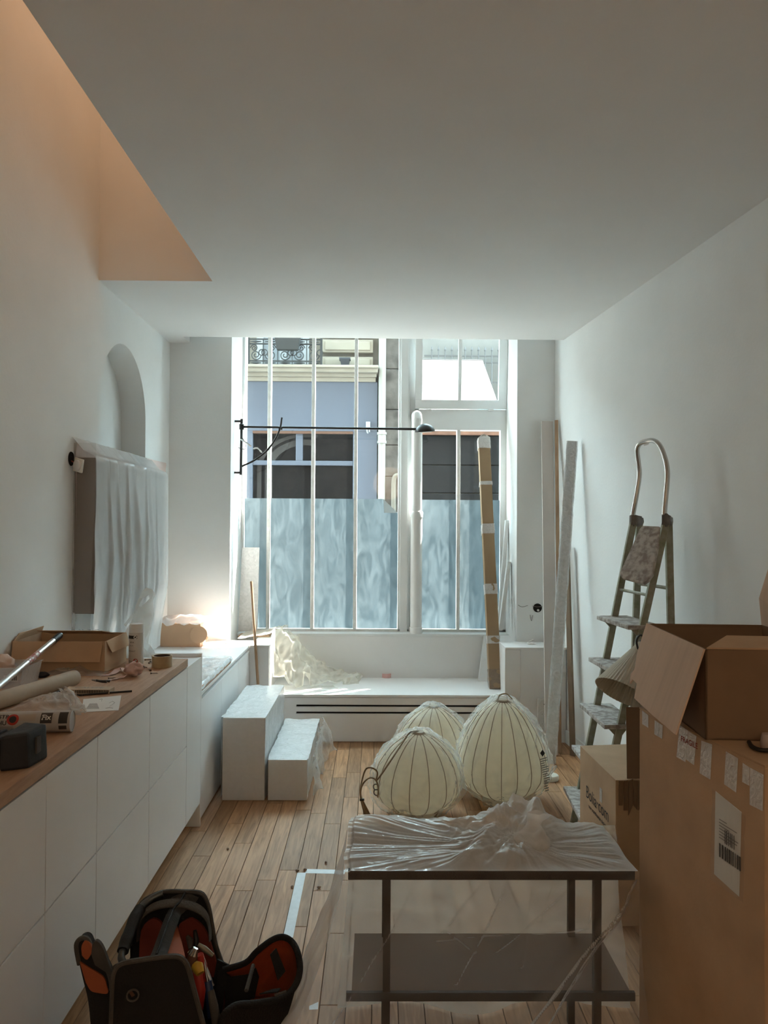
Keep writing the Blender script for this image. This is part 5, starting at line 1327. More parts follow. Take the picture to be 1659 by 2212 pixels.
# translucent tub with label
ta, tb_ = C(48, 1489), C(80, 1469)
tu = thing('plastic_tub', 'translucent plastic tub with a barcode sticker on the worktop', 'tub', ((ta.x+XL)/2, 3.2, ZC))
bm = bmesh.new(); x0, x1, y0, y1, zt = XL+.01, ta.x-.0, ta.y, tb_.y, ZC+.085
o4 = [V(x0+.012, y0+.012, ZC), V(x1-.012, y0+.012, ZC), V(x1-.012, y1-.012, ZC), V(x0+.012, y1-.012, ZC)]; o5 = [V(x0, y0, zt), V(x1, y0, zt), V(x1, y1, zt), V(x0, y1, zt)]
vb = [bm.verts.new(p) for p in o4]; vt = [bm.verts.new(p) for p in o5]; bm.faces.new(vb)
for i in range(4): bm.faces.new((vb[i], vb[(i+1) % 4], vt[(i+1) % 4], vt[i]))
r6 = [bm.verts.new(p+V((-.006 if i in (0, 3) else .006), (-.006 if i < 2 else .006), 0)) for i, p in enumerate(o5)]
for i in range(4): bm.faces.new((vt[i], vt[(i+1) % 4], r6[(i+1) % 4], r6[i]))
fin(bm, 'tub', 'tub_plastic', tu)
bxo('sticker', x1-.075, x1-.02, y0+.0045, y0+.0055, ZC+.03, ZC+.06, 'paper', tu)
bm = bmesh.new()
for k in range(12): box(bm, x1-.072+k*.0042, x1-.0705+k*.0042+.001*(k % 2), y0+.0035, y0+.0044, ZC+.034, ZC+.052)
fin(bm, 'barcode', 'ink', tu)
# crumpled glove in the tub
def lump(name, label, cat, c, rx, ry, rz, m, seed, amp=.35, group=None, n=20):
    bm = bmesh.new(); bmesh.ops.create_icosphere(bm, subdivisions=3, radius=1)
    for v in bm.verts:
        k = 1+amp*(crease(v.co, 1.6, seed)-.4)+.12*noise.noise(v.co*4+V(seed, 0, 0))
        v.co = V(v.co.x*rx*k, v.co.y*ry*k, v.co.z*rz*k)+Vector(c)
    lo = min(v.co.z for v in bm.verts)
    for v in bm.verts: v.co.z += c[2]-rz-lo
    o = fin(bm, name, m, None, smooth=True)
    if label: tag(o, label, cat, group)
    return o
lump('cotton_rag', 'pinkish crumpled rag in the translucent tub', 'rag', (x0+.07, (y0+y1)/2, ZC+.058), .05, .05, .055, mat('rag', (.62, .45, .36), .9), 3)
# paper roll
ra_, rb2 = C(161, 1480), C(0, 1531)
rd = (rb2-ra_).normalized(); rr_ = .031
pr0, pr1 = ra_+V(0, 0, rr_), rb2+rd*.15+V(0, 0, rr_)
ro = thing('paper_roll', 'rolled beige masking paper lying across the worktop', 'roll', (pr0+pr1)*.5-V(0, 0, rr_))
bm = bmesh.new(); L_ = (pr1-pr0).length
lathe(bm, [(rr_*.55, .004), (rr_*.6, 0), (rr_*.97, 0), (rr_, .006), (rr_*.98, L_*.35), (rr_*.93, L_*.47), (rr_*.99, L_*.53), (rr_, L_*.9), (rr_, L_), (0, L_)], 24, pr0, (pr1-pr0))
lathe(bm, [(0, .03), (rr_*.55, .03), (rr_*.55, .004)], 24, pr0, (pr1-pr0))
fin(bm, 'roll', mat('roll_paper', (.50, .43, .34), .8, var=.08, vscale=12, bump=.15, bscale=25), ro, smooth=True, angle=40)
# carrier bag with handles
cb = V(-1.20, 3.90, .915)
cg = thing('carrier_bag', 'crumpled white carrier bag with upright handles behind the spray can', 'bag', cb)
out_b = [(243, 1412), (262, 1385), (284, 1346), (299, 1302), (306, 1280), (316, 1269), (330, 1274), (334, 1284), (329, 1298), (331, 1328), (322, 1368), (317, 1394), (330, 1406), (336, 1416), (300, 1420), (258, 1420)]
holes = [[(321, 1284), (324, 1292), (309, 1310), (304, 1308), (309, 1292)], [(286, 1324), (287, 1332), (277, 1352), (273, 1348)]]
for nm, Yb_, amp_, sd2 in (('front_sheet', 3.86, .03, 3), ('back_sheet', 3.93, .03, 8)):
    bm = bmesh.new()
    for lp2 in [out_b]+holes:
        vs = [bm.verts.new(P(a_, b_, Y=Yb_)) for a_, b_ in lp2]
        for i in range(len(vs)): bm.edges.new((vs[i], vs[(i+1) % len(vs)]))
    bmesh.ops.triangle_fill(bm, use_beauty=True, use_dissolve=False, edges=bm.edges[:])
    bmesh.ops.subdivide_edges(bm, edges=bm.edges[:], cuts=4, use_grid_fill=True)
    zlo, zhi = .917, P(316, 1269, Y=Yb_).z
    for v in bm.verts:
        k = (v.co.z-zlo)/(zhi-zlo); bul = (-.06 if nm == 'front_sheet' else .05)*max(0, 1-k)**.7
        v.co.y += bul*.8+amp_*(crease(v.co, 11, sd2)-.5)*(1-.5*k); v.co.x += .010*noise.noise(v.co*16); v.co.z = max(v.co.z, zlo+.001)
    fin(bm, nm, 'carrier_bag', cg, smooth=True)
# spray can
sp_ = C(294, 1433)
spc = thing('spray_can', 'white aerosol spray can standing on the worktop', 'spray can', sp_)
R_ = .034; hC = P(294, 1347, Y=sp_.y).z-ZC
latheo('can', [(0, 0), (R_*.96, 0), (R_, .004), (R_, hC*.76), (R_*.97, hC*.785), (R_*.90, hC*.79), (0, hC*.79)], mat('can_white', (.66, .64, .61), .35), spc, c=sp_, n=32)
latheo('cap', [(R_*.97, hC*.788), (R_*.97, hC*.97), (R_*.9, hC), (0, hC)], 'white_plastic', spc, c=sp_, n=32)
def cyl(c, r, a0):     # map flat text to the side of an upright can, facing the camera
    return lambda x, y: V(c.x+r*math.sin(a0+x/r), c.y-r*math.cos(a0+x/r), c.z+y)
fa0 = math.atan2(sp_.x, sp_.y)*-1*0-.30
RR2 = R_+.0006
texto('printed_text', 'BOX', .010, cyl(sp_+V(0, 0, hC*.55), RR2, fa0), 'ink', spc, True)
texto('printed_text', 'TENUE', .010, cyl(sp_+V(0, 0, hC*.47), RR2, fa0-.25), 'ink_grey', spc)
texto('printed_text', 'INSTANT', .010, cyl(sp_+V(0, 0, hC*.33), RR2, fa0-.1), 'ink_grey', spc, True)
texto('printed_text', '500ml', .009, cyl(sp_+V(0, 0, hC*.08), RR2, fa0-.3), 'ink', spc)
def patch(name, c, r, a0, a1, z0, z1, m, parent):
    bm = bmesh.new(); f = cyl(c, r, 0); grid(bm, lambda u, v: f(lerp(a0, a1, u)*r, lerp(z0, z1, v)), 10, 2); return fin(bm, name, m, parent)
patch('label_band', sp_, RR2, fa0-.9, fa0+.7, hC*.64, hC*.72, 'ink', spc)
def spot(name, c, r, a0, zc, rad, m, parent, n=16, ax=None):
    bm = bmesh.new(); f = cyl(c, r, a0); vs = [bm.verts.new(f(rad*math.cos(2*PI*k/n), zc+rad*math.sin(2*PI*k/n))) for k in range(n)]; bm.faces.new(vs); return fin(bm, name, m, parent)
spot('printed_mark', sp_, RR2+.0004, fa0+.45, hC*.68, .008, 'paper', spc)
spot('printed_mark', sp_, RR2, fa0+.5, hC*.09, .011, 'tool_red', spc)
# parcel tape roll
tr_ = C(350, 1440); 
tr = thing('parcel_tape_roll', 'roll of tan parcel tape near the end of the worktop', 'tape roll', tr_)
latheo('tape', [(.039, 0), (.046, 0), (.046, .052), (.039, .052), (.039, 0)], 'tape_tan', tr, c=tr_, n=40)
latheo('core', [(.036, .001), (.0389, .001), (.0389, .051), (.036, .051), (.036, .001)], mat('core_brown', (.10, .065, .045), .8), tr, c=tr_, n=40)
# pink tape wad with tails
pkp = C(289, 1461)
pw_ = thing('pink_tape_wad', 'crumpled ball of pink masking tape with trailing strips', 'tape', pkp)
o = lump('wad', None, None, (pkp.x, pkp.y, ZC+.026), .034, .03, .026, mat('pale_pink', (.70, .50, .46), .6), 5, amp=.7); par(o, pw_)
def strip(name, pts, w, m, parent, amp=.004, seed=1):
    path = spline(pts, 8); bm = bmesh.new(); prev = None
    for i, p in enumerate(path):
        t = (path[min(i+1, len(path)-1)]-path[max(0, i-1)]); s = V(-t.y, t.x, 0).normalized()*w/2; s.z = amp*noise.noise(V(i*.4, seed, 0))*2
        a, b = bm.verts.new(p-s), bm.verts.new(p+s)
        if prev: bm.faces.new((prev[0], prev[1], b, a))
        prev = (a, b)
    return fin(bm, name, m, parent, smooth=True)
strip('tape_tail', [C(285, 1459)+V(0, 0, .01), C(262, 1450)+V(0, 0, .014), C(240, 1458)+V(0, 0, .004), C(215, 1460)+V(0, 0, .002)], .03, 'pale_pink', pw_)
strip('tape_tail', [C(275, 1462)+V(0, 0, .008), C(250, 1468)+V(0, 0, .004), C(212, 1474)+V(0, 0, .002)], .016, 'pale_pink', pw_)
# screws
for k, (x_, y_, a) in enumerate(((313, 1427, 15), (322, 1434, 70), (325, 1431, 100), (310, 1442, -40), (325, 1450, 120), (326, 1456, 5), (234, 1467, 20), (235, 1474, 95))):
    p = C(x_, y_)+V(0, 0, .0035); d = V(math.cos(math.radians(a)), math.sin(math.radians(a)), 0)
    s_ = thing('screw', 'small dark screw lying loose near the tape roll' if k < 6 else 'small dark screw lying beside the pink tape strips', 'screw', p-V(0, 0, .0035), 'loose screws on the worktop')
    bm = bmesh.new(); lathe(bm, [(0, 0), (.0052, .0), (.002, .004), (.002, .026), (0, .032)], 8, p, d); fin(bm, 'shank', mat('screw_dark', (.12, .085, .06), .4, metal=.8), s_)
    latheo('head', [(0, -.0012), (.0052, -.0012), (.0052, 0), (0, 0)], 'screw_dark', s_, c=p, ax=d, n=8)
# wooden comb-like label block
wc, wc2 = C(136, 1499), C(240, 1497)
wbk = thing('printed_block', 'thin wooden block with black tick marks on the worktop', 'block', wc)
bxo('block', wc.x, wc2.x, wc.y, wc.y+.06, ZC, ZC+.017, mat('pale_wood', (.48, .36, .25), .7), wbk, bevel=.001)
bm = bmesh.new()
for k in range(20): xx = lerp(wc.x+.05, wc2.x-.006, k/19); box(bm, xx-.0018, xx+.0018, wc.y-.0008, wc.y+.0002, ZC+.003, ZC+.015)
fin(bm, 'tick_marks', 'ink', wbk)
texto('printed_text', 'CALEPE', .034, plane_fn(V((wc.x+wc2.x)/2, wc.y+.034, ZC+.0175), V(1, 0, 0), V(0, 1, 0)), 'ink_grey', wbk)
# pliers on the block
pp2 = C(205, 1484)+V(0, .02, .022)
pk2 = thing('small_pliers', 'small dark pliers lying on the wooden block', 'pliers', pp2-V(0, 0, .005))
tubeo('handle', spline([pp2, pp2+V(.03, -.01, 0), pp2+V(.055, -.004, 0)]), .0042, 'cable_black', pk2)
tubeo('handle', spline([pp2, pp2+V(.028, -.022, 0), pp2+V(.05, -.028, 0)]), .0042, 'cable_black', pk2)
tubeo('jaw', [pp2, pp2+V(-.024, .012, 0)], [.006, .0025], 'steel', pk2)
# dark pencil and note
p0, p1 = C(170, 1504), C(285, 1495)
pe = thing('carpenter_pencil', 'long black flat pencil beside the paper note', 'pencil', p0)
tubeo('pencil', spline([p0+V(0, 0, .004), lerp(p0, p1, .5)+V(0, 0, .0045), p1+V(0, 0, .004)], 4), .0036, 'cable_black', pe, n=6)
nt_ = [C(177, 1539), C(256, 1535), C(262, 1503), C(180, 1511)]
no = thing('paper_note', 'white paper note with pencil sketches on the worktop', 'paper', nt_[0])
slabo('sheet', [p+V(0, 0, .0004) for p in nt_], .0012, 'paper', no)
cN = sum(nt_, V(0, 0, 0))/4
bm = bmesh.new()
for k in range(7):
    a = C(186+k*1.2, 1532-k*1.7)+V(0, 0, .0022); tube(bm, [a, a+V(.045-.003*k, .004, 0)], .0006, 3)
for pts in ([(236, 1520), (243, 1516), (248, 1519), (243, 1523), (237, 1527)], [(214, 1512), (221, 1511), (219, 1516)], [(228, 1531), (236, 1530), (244, 1531)]):
    tube(bm, [C(*q)+V(0, 0, .0022) for q in pts], .0006, 3)
fin(bm, 'sketch_lines', 'ink_grey', no)
# crumpled clear film with cable ties
cf = thing('crumpled_film', 'crumpled clear plastic film on the worktop behind the adhesive can', 'plastic film', C(110, 1535))
def cfn(u, v):
    p = lerp(lerp(C(10, 1545), C(176, 1552), u), lerp(C(70, 1515), C(165, 1505), u), v)
    return p+V(0, 0, .006+.05*crease(V(p.x, p.y, 0), 9, 2)*(.25+.75*math.sin(PI*u)*math.sin(PI*v)))
gridoo('film', cfn, 60, 34, film_mat('scrap_film', col=(.75, .73, .70), base=.18, edge=.5, namp=.15, nscale=20), cf)
def cfn2(u, v):
    c0 = C(168, 1545); th = 2*PI*u
    return c0+V(-.01+.03*(1-v*.5)*math.cos(th), .02+.02*math.sin(th), .002+.085*v)+noise.noise_vector(V(u*5, v*4, 1))*.016+V(-.05*v*v, .0, 0)
gridoo('film_peak', lambda u, v: (lambda p: V(p.x, p.y, max(p.z, ZC+.001)))(cfn2(u, v)), 24, 16, MATS['scrap_film'], cf)
def cfn3(u, v):
    p = lerp(lerp(C(90, 1460), C(215, 1462), u), lerp(C(120, 1440), C(238, 1452), u), v)
    return p+V(0, 0, .003+.035*crease(V(p.x, p.y, 0), 9, 6)*math.sin(PI*u)*math.sin(PI*v))
tag(gridoo('film_scrap', cfn3, 40, 20, MATS['scrap_film']), 'flat scrap of clear film in front of the open box', 'plastic film')
tw = thing('twine_bundle', 'small tangle of pale cord and grey cap behind the paper roll', 'cord', C(140, 1452))
pz0 = C(140, 1455)+V(0, 0, .006)
for k in range(4): tubeo('cord', spline([pz0+V(rnd.uniform(-.05, .05), rnd.uniform(-.02, .03), rnd.uniform(0, .02)) for _ in range(6)], 5), .004, 'roll_paper', tw, n=6)
o = lump('cap', None, None, (C(92, 1464).x, C(92, 1464).y, ZC+.012), .026, .018, .012, 'navy', 4, .3); par(o, tw)
lp = thing('wire_coil', 'loop of dark wire with small labels beside the paper note', 'wire', C(140, 1520))
tubeo('wire', spline([C(118, 1520)+V(0, 0, .006), C(124, 1506)+V(0, 0, .02), C(140, 1501)+V(0, 0, .012), C(160, 1503)+V(0, 0, .005), C(178, 1504)+V(0, 0, .005)]), .0032, 'cable_black', lp)
slabo('tag_strip', [C(128, 1523)+V(0, 0, .02), C(155, 1514)+V(0, 0, .02), C(156, 1508)+V(0, 0, .026), C(130, 1516)+V(0, 0, .026)], .001, mat('tag_dark', (.07, .06, .05), .6, col2=(.4, .36, .3), vscale=70, contrast=(.45, .55)), lp)
# adhesive cartridge lying down
ga, gb_ = C(156, 1592), C(0, 1610)
gr = .034; ca = V(P(157, 1567, Y=2.47).x, 2.47, ZC+gr); dc = V(-1, -.10, 0).normalized(); Lc = .335
gl = thing('adhesive_can', 'large construction adhesive can with printed label lying on the worktop', 'can', ca-V(0, 0, gr))
latheo('can', [(0, .003), (gr*.90, .003), (gr*.92, 0), (gr, .001), (gr, .006), (gr*.98, .010), (gr*.98, Lc*.97), (gr, Lc), (0, Lc)], mat('can_grey', (.42, .40, .38), .35), gl, c=ca, ax=dc, n=36)
def lying(r, s0, a0):   # x along the can (from the right end leftwards reversed), y around it
    upv = V(0, 0, 1); fr = dc.cross(upv).normalized(); fr = fr if fr.y < 0 else -fr
    return lambda x, y: ca+dc*(s0-x)+(fr*math.cos(a0+y/r)+upv*math.sin(a0+y/r))*r
def lpatch(name, s0, s1, a0, a1, m, r=gr+.0002):
    bm = bmesh.new(); upv = V(0, 0, 1); fr = dc.cross(upv).normalized(); fr = fr if fr.y < 0 else -fr
    grid(bm, lambda u, v: ca+dc*lerp(s0, s1, u)+(fr*math.cos(lerp(a0, a1, v))+upv*math.sin(lerp(a0, a1, v)))*r, 2, 12); return fin(bm, name, m, gl)
lpatch('label_panel', .008, .035, .05, 1.2, 'ink'); lpatch('label_panel', .055, .090, .1, 1.15, mat('label_dark', (.035, .028, .025), .5)); lpatch('label_panel', .010, .034, -.55, -.15, 'label_dark')
lpatch('label_panel', .105, .155, .35, 1.0, mat('label_tan', (.42, .36, .30), .5))
texto('printed_text', 'Fix', .024, lying(gr+.0008, .0725, .62), 'paper', gl, True)
texto('printed_text', 'CONSTR', .019, lying(gr+.0008, .222, .75), 'ink', gl, True)
texto('printed_text', 'SCHU', .019, lying(gr+.0008, .214, .18), 'ink', gl, True)
for r0, r1, m_ in ((.0, .011, 'ink'), (.011, .018, 'tool_red')):
    bm = bmesh.new(); f = lying(gr+.0010, .172, .50); n_ = 24
    for k in range(n_):
        a, b = 2*PI*k/n_, 2*PI*(k+1)/n_
        vs = [f(r1*math.cos(a), r1*math.sin(a)), f(r1*math.cos(b), r1*math.sin(b)), f(r0*math.cos(b), r0*math.sin(b)), f(r0*math.cos(a), r0*math.sin(a))]
        if r0 == 0: vs = vs[:3]
        bm.faces.new([bm.verts.new(p) for p in vs])
    fin(bm, 'printed_mark', m_, gl)
for k in range(3):
    f = lying(gr+.0008, .10+k*.022, -.35); bm = bmesh.new()
    o_, i_ = .0085, .006
    P4 = [(o_, 0), (0, o_), (-o_, 0), (0, -o_)]; Q4 = [(i_, 0), (0, i_), (-i_, 0), (0, -i_)]
    for j in range(4): bm.faces.new([bm.verts.new(f(*p)) for p in (P4[j], P4[(j+1) % 4], Q4[(j+1) % 4], Q4[j])])
    fin(bm, 'warning_mark', 'ink_red', gl)
bm = bmesh.new()
for k in range(9):
    f = lying(gr+.0006, .20, -.15-k*.07); q_ = [f(-.02, 0), f(.03, 0), f(.03, .0011), f(-.02, .0011)]; bm.faces.new([bm.verts.new(p) for p in q_])
fin(bm, 'text_lines', 'ink_grey', gl)
# black power-tool case at the edge of the worktop
e1_ = V(-.930, 2.10, ZC)
bc = thing('tool_case', 'scuffed black and navy plastic tool case at the edge of the worktop', 'tool case', (-1.05, 2.15, ZC))
zt_ = ZC+.098
bm = bmesh.new(); prism(bm, [V(-1.0, 2.07, ZC), V(-.935, 2.10, ZC), V(-.925, 2.20, ZC), V(-1.0, 2.22, ZC)], [V(-1.0, 2.075, zt_-.004), V(-.94, 2.10, zt_), V(-.928, 2.195, zt_), V(-1.0, 2.215, zt_)]); fin(bm, 'end_block', 'navy', bc, bevel=.008)
bm = bmesh.new(); prism(bm, [V(-1.24, 2.09, ZC), V(-1.004, 2.09, ZC), V(-1.004, 2.21, ZC), V(-1.24, 2.21, ZC)], [V(-1.24, 2.10, zt_-.02), V(-1.004, 2.10, zt_-.02), V(-1.004, 2.20, zt_-.02), V(-1.24, 2.20, zt_-.02)]); fin(bm, 'case_body', 'bag_black', bc, bevel=.008)
for k in range(4): bxo('rib', -1.10+k*.024, -1.088+k*.024, 2.085, 2.20, ZC+.02, zt_-.016, 'navy', bc, bevel=.002)
bxo('latch', -.9335, -.928, 2.135, 2.16, ZC+.03, ZC+.075, 'bag_grey', bc)
bxo('red_switch', -1.10, -1.075, 2.078, 2.10, ZC+.035, ZC+.05, 'tool_red', bc, bevel=.002)
tubeo('wire_handle', [V(-1.105, 2.075, ZC+.004), V(-1.103, 2.07, ZC+.07), V(-1.12, 2.08, ZC+.072)], .003, 'steel', bc)

# ============================================================ floor tape, debris
def ftape(name, pts, label, w=None):
    q_ = [P(a, b, z=.0004) for a, b in pts]
    o = slabo(name, q_, .0006, 'tape_white'); tag(o, label, 'tape', 'white tape on the floor')
ftape('floor_tape', [(642, 1885), (661, 1885), (633, 2025), (611, 2025)], 'long strip of white masking tape along the floor boards')
ftape('floor_tape', [(661, 1877), (747, 1879), (744, 1888), (659, 1886)], 'strip of white masking tape running under the console table film')
ftape('floor_tape', [(578, 2171), (602, 2164), (597, 2196), (573, 2186)], 'short torn end of white tape beside the tool bag')
ftape('floor_tape', [(668, 2173), (688, 2164), (687, 2180), (668, 2181)], 'small torn scrap of white tape by the table film')
for k, (x_, y_) in enumerate(((631, 1918), (492, 1836), (704, 1865), (659, 1881), (642, 1883), (689, 1919))):
    p = P(x_, y_, z=0)
    o = lump('debris_crumb', ('small crumb of wood debris on the floor boards' if k not in (3, 4) else 'wood crumb at the corner where the two floor tapes meet'), 'debris', (p.x, p.y, .005), .008 if k > 2 else .005, .006, .005, mat('crumb', (.34, .24, .17), .9), k, .5, 'crumbs on the floor')

# ============================================================ tool bag
bg = thing('tool_bag', 'open black and orange tool bag standing on the floor', 'tool bag', (-.62, 2.28, 0))
def outline(pxs, Y, closed=True): return [P(a, b, Y=Y) for a, b in pxs]
def rounded(pts, n=4): return spline(pts, n)
ZF = .012
# back panel (far side), leaning
bo = [(281, 2042), (290, 1985), (305, 1950), (330, 1934), (356, 1926), (400, 1926), (432, 1929), (445, 1942), (453, 1965), (460, 2005), (468, 2045), (482, 2085)]
bp_ = rounded([P(a, b, Y=2.44) for a, b in bo], 3)
loop = [V(bp_[0].x, 2.46, ZF)]+bp_+[V(bp_[-1].x, 2.46, ZF)]
bm = bmesh.new(); prism(bm, loop, [p+V(0, .016, 0) for p in loop]); back = fin(bm, 'back_panel', 'bag_black', bg)
tubeo('piping', bp_, .006, 'bag_grey', back, n=6)
# front panel
fo = [(240, 2215), (243, 2130), (247, 2100), (262, 2082), (300, 2074), (350, 2067), (380, 2066), (396, 2073), (407, 2092), (420, 2140), (440, 2215)]
fp_ = rounded([P(a, b, Y=2.06) for a, b in fo], 3)
loop = [V(fp_[0].x, 2.06, ZF)]+fp_+[V(fp_[-1].x+.01, 2.06, ZF)]
bm = bmesh.new(); prism(bm, loop, [p+V(0, .014, 0) for p in loop]); front = fin(bm, 'front_panel', 'bag_black', bg)
tubeo('piping', fp_, .0065, 'bag_grey', front, n=6)
rg = P(287, 2149, Y=2.052)
latheo('buckle', [(.013, 0), (.017, 0), (.017, .004), (.013, .004), (.013, 0)], 'bag_grey', front, c=rg, ax=(.2, -1, 0), n=16)
slabo('buckle_tab', [rg+V(-.012, -.003, .012), rg+V(-.004, -.003, .014), rg+V(.006, -.003, .0), rg+V(-.002, -.003, -.004)], .002, 'copper', front)
# side walls and base
xl0, xl1 = fp_[0].x+.01, bp_[0].x
bm = bmesh.new()
prism(bm, [V(xl0+.005, 2.075, ZF), V(fp_[-1].x, 2.075, ZF), V(bp_[-1].x, 2.455, ZF), V(xl1, 2.455, ZF)], [V(xl0+.005, 2.075, ZF+.012), V(fp_[-1].x, 2.075, ZF+.012), V(bp_[-1].x, 2.455, ZF+.012), V(xl1, 2.455, ZF+.012)])
fin(bm, 'base', 'bag_black', bg)
for s_, (a, b, zt1, zt2) in enumerate(((V(xl0+.005, 2.075, ZF), V(xl1, 2.455, ZF), .30, .25), (V(fp_[-1].x-.005, 2.075, ZF), V(bp_[-1].x-.005, 2.455, ZF), .27, .20))):
    def sw(u, v, a=a, b=b, zt1=zt1, zt2=zt2, s_=s_):
        p = lerp(a, b, u); zz = lerp(ZF, lerp(zt1, zt2, u)-.05*math.sin(PI*u), v); out = (.03 if s_ else -.03)*math.sin(PI*u)*v
        return V(p.x+out, p.y, zz)
    bm = bmesh.new(); grid(bm, sw, 16, 12); bmesh.ops.solidify(bm, geom=bm.faces[:], thickness=.008); fin(bm, 'side_wall', 'bag_black' if s_ == 0 else 'bag_red', bg, smooth=True)
# orange lining standing inside, divider strip with zip
bm = bmesh.new(); ln = [(300, 2080), (305, 2010), (330, 1985), (352, 2000), (356, 2040), (350, 2085)]
ll = rounded([P(a, b, Y=2.40) for a, b in ln], 3); lo_ = [V(ll[0].x, 2.40, .2)]+ll+[V(ll[-1].x, 2.40, .2)]
prism(bm, lo_, [p+V(0, .01, 0) for p in lo_]); fin(bm, 'lining', 'bag_red', bg)
ln = [(378, 2100), (384, 2010), (395, 1992), (415, 1985), (440, 2005), (455, 2040), (470, 2090)]
ll = rounded([P(a, b, Y=2.415) for a, b in ln], 3); lo_ = [V(ll[0].x, 2.415, .2)]+ll+[V(ll[-1].x, 2.415, .2)]
bm = bmesh.new(); prism(bm, lo_, [p+V(0, .01, 0) for p in lo_]); fin(bm, 'lining', 'bag_red', bg)
slabo('lining_flap', [P(362, 2050, Y=2.24), P(383, 2000, Y=2.36), P(392, 2030, Y=2.34), P(402, 2075, Y=2.2), P(372, 2080, Y=2.18)], .006, 'bag_orange', bg)
def strap(u, v):
    path = [P(400, 1938, Y=2.43), P(392, 1958, Y=2.40), P(375, 1975, Y=2.36), P(362, 2010, Y=2.27), P(348, 2050, Y=2.18), P(338, 2075, Y=2.11)]
    s_ = u*(len(path)-1); i = min(int(s_), len(path)-2); p = lerp(path[i], path[i+1], s_-i)
    w = lerp(.085, .045, smooth01(u*2.2)); return p+V((v-.5)*w, 0, .012*math.sin(PI*v)-.004*noise.noise(V(u*9, v*3, 0)))
bm = bmesh.new(); grid(bm, strap, 30, 8); bmesh.ops.solidify(bm, geom=bm.faces[:], thickness=.006); stp_ = fin(bm, 'divider_strap', 'bag_grey', bg, smooth=True)
tubeo('zip', [strap(k/14, .5)+V(0, -.002, .007) for k in range(15)], .0035, 'bag_black', stp_, n=5)
def hoodf(u, v):       # dark pocket rim in front of the back panel
    th = PI*u; return V(lerp(P(300, 2000, Y=2.40).x, P(455, 2000, Y=2.40).x, .5-.5*math.cos(th)), 2.42-.035*math.sin(PI*v)*1-.02*v, lerp(.33, .435, math.sin(th)**.6)+.03*(v-.5))
gridoo('pocket_rim', hoodf, 24, 6, 'bag_grey', bg)
# tubular handle with foam grip
hp_ = spline([P(272, 2085, Y=2.22), P(262, 2070, Y=2.23), P(267, 2050, Y=2.26), P(277, 2020, Y=2.30), P(294, 1978, Y=2.36), P(310, 1955, Y=2.40), P(330, 1940, Y=2.42), P(352, 1930, Y=2.43)], 5)
tubeo('handle_bar', hp_, .0105, mat('bar_steel', (.10, .11, .11), .3, metal=.7), bg, n=12)
tubeo('handle_grip', hp_[9:24], [.017+.0015*(1 if (k//3) % 2 else 0) for k in range(15)], 'foam_grip', bg, n=12)
tubeo('cord_loop', spline([P(239, 2110, Y=2.12), P(244, 2092, Y=2.12), P(258, 2083, Y=2.13), P(275, 2084, Y=2.14)]), .005, 'bag_grey', bg, n=6)
# left side pocket, two lobes
def lobe(pxs, Y, th, m, name, parent, dy=0.0, zf=None):
    pts = rounded([P(a, b, Y=Y+dy*k/(len(pxs)-1)) for k, (a, b) in enumerate(pxs)], 4)
    bm = bmesh.new(); prism(bm, pts, [p+V(0, th, 0) for p in pts]); return fin(bm, name, m, parent), pts
lp_, lpts = lobe([(196, 2216), (190, 2160), (178, 2110), (167, 2060), (166, 2036), (178, 2026), (190, 2030), (200, 2050), (222, 2075), (238, 2110), (242, 2150), (244, 2216)], 2.12, .03, 'bag_black', 'side_pocket', bg)
tubeo('piping', lpts[10:40], .0065, 'bag_grey', lp_, n=6)
lobe([(172, 2078), (190, 2090), (222, 2110), (230, 2130), (232, 2146), (212, 2145), (196, 2140), (185, 2122)], 2.114, .005, 'bag_orange', 'pocket_lining', lp_)
lobe([(177, 2064), (176, 2045), (184, 2032), (196, 2040), (198, 2056), (190, 2072), (184, 2072)], 2.112, .006, 'bag_orange', 'pocket_lining', lp_)
lobe([(197, 2062), (200, 2040), (208, 2033), (220, 2045), (232, 2075), (240, 2105), (225, 2098), (205, 2085)], 2.10, .012, 'bag_grey', 'pocket_flap', lp_)
# right opened pocket: cup with orange lining
cup_o = [(482, 2095), (530, 2080), (555, 2055), (585, 2032), (608, 2024), (628, 2032), (642, 2055), (648, 2090), (642, 2120), (625, 2145), (595, 2160), (550, 2168), (510, 2172), (485, 2190), (475, 2216)]
rim = rounded([P(a, b, Y=2.36-.26*max(0, min(1, (k-5)/8))) for k, (a, b) in enumerate(cup_o)], 4)
cc_ = P(560, 2125, Y=2.30)
bm = bmesh.new(); nR = len(rim); rows = []
deep = P(545, 2130, Y=2.37)+V(0, .02, -.02)
for j in range(7):
    k = j/6; rows.append([bm.verts.new(lerp(p, deep+(p-deep)*.18, k)+V(0, .05*math.sin(PI*k*.5), -.05*math.sin(PI*k*.5))) for p in rim])
for j in range(6):
    for i in range(nR-1): bm.faces.new((rows[j][i], rows[j][i+1], rows[j+1][i+1], rows[j+1][i]))
bm.faces.new(rows[-1])
bmesh.ops.solidify(bm, geom=bm.faces[:], thickness=-.006)
cup = fin(bm, 'open_pocket', 'bag_orange', bg, smooth=True)
tubeo('piping', rim, .0095, 'bag_black', cup, n=8)
# dark web joining the bag and the opened pocket
slabo('pocket_web', [P(470, 2070, Y=2.40), P(505, 2088, Y=2.40), P(548, 2075, Y=2.40), P(560, 2110, Y=2.40), P(548, 2165, Y=2.38), P(505, 2185, Y=2.36), P(470, 2215, Y=2.36), P(455, 2150, Y=2.40)], .006, 'bag_black', bg)
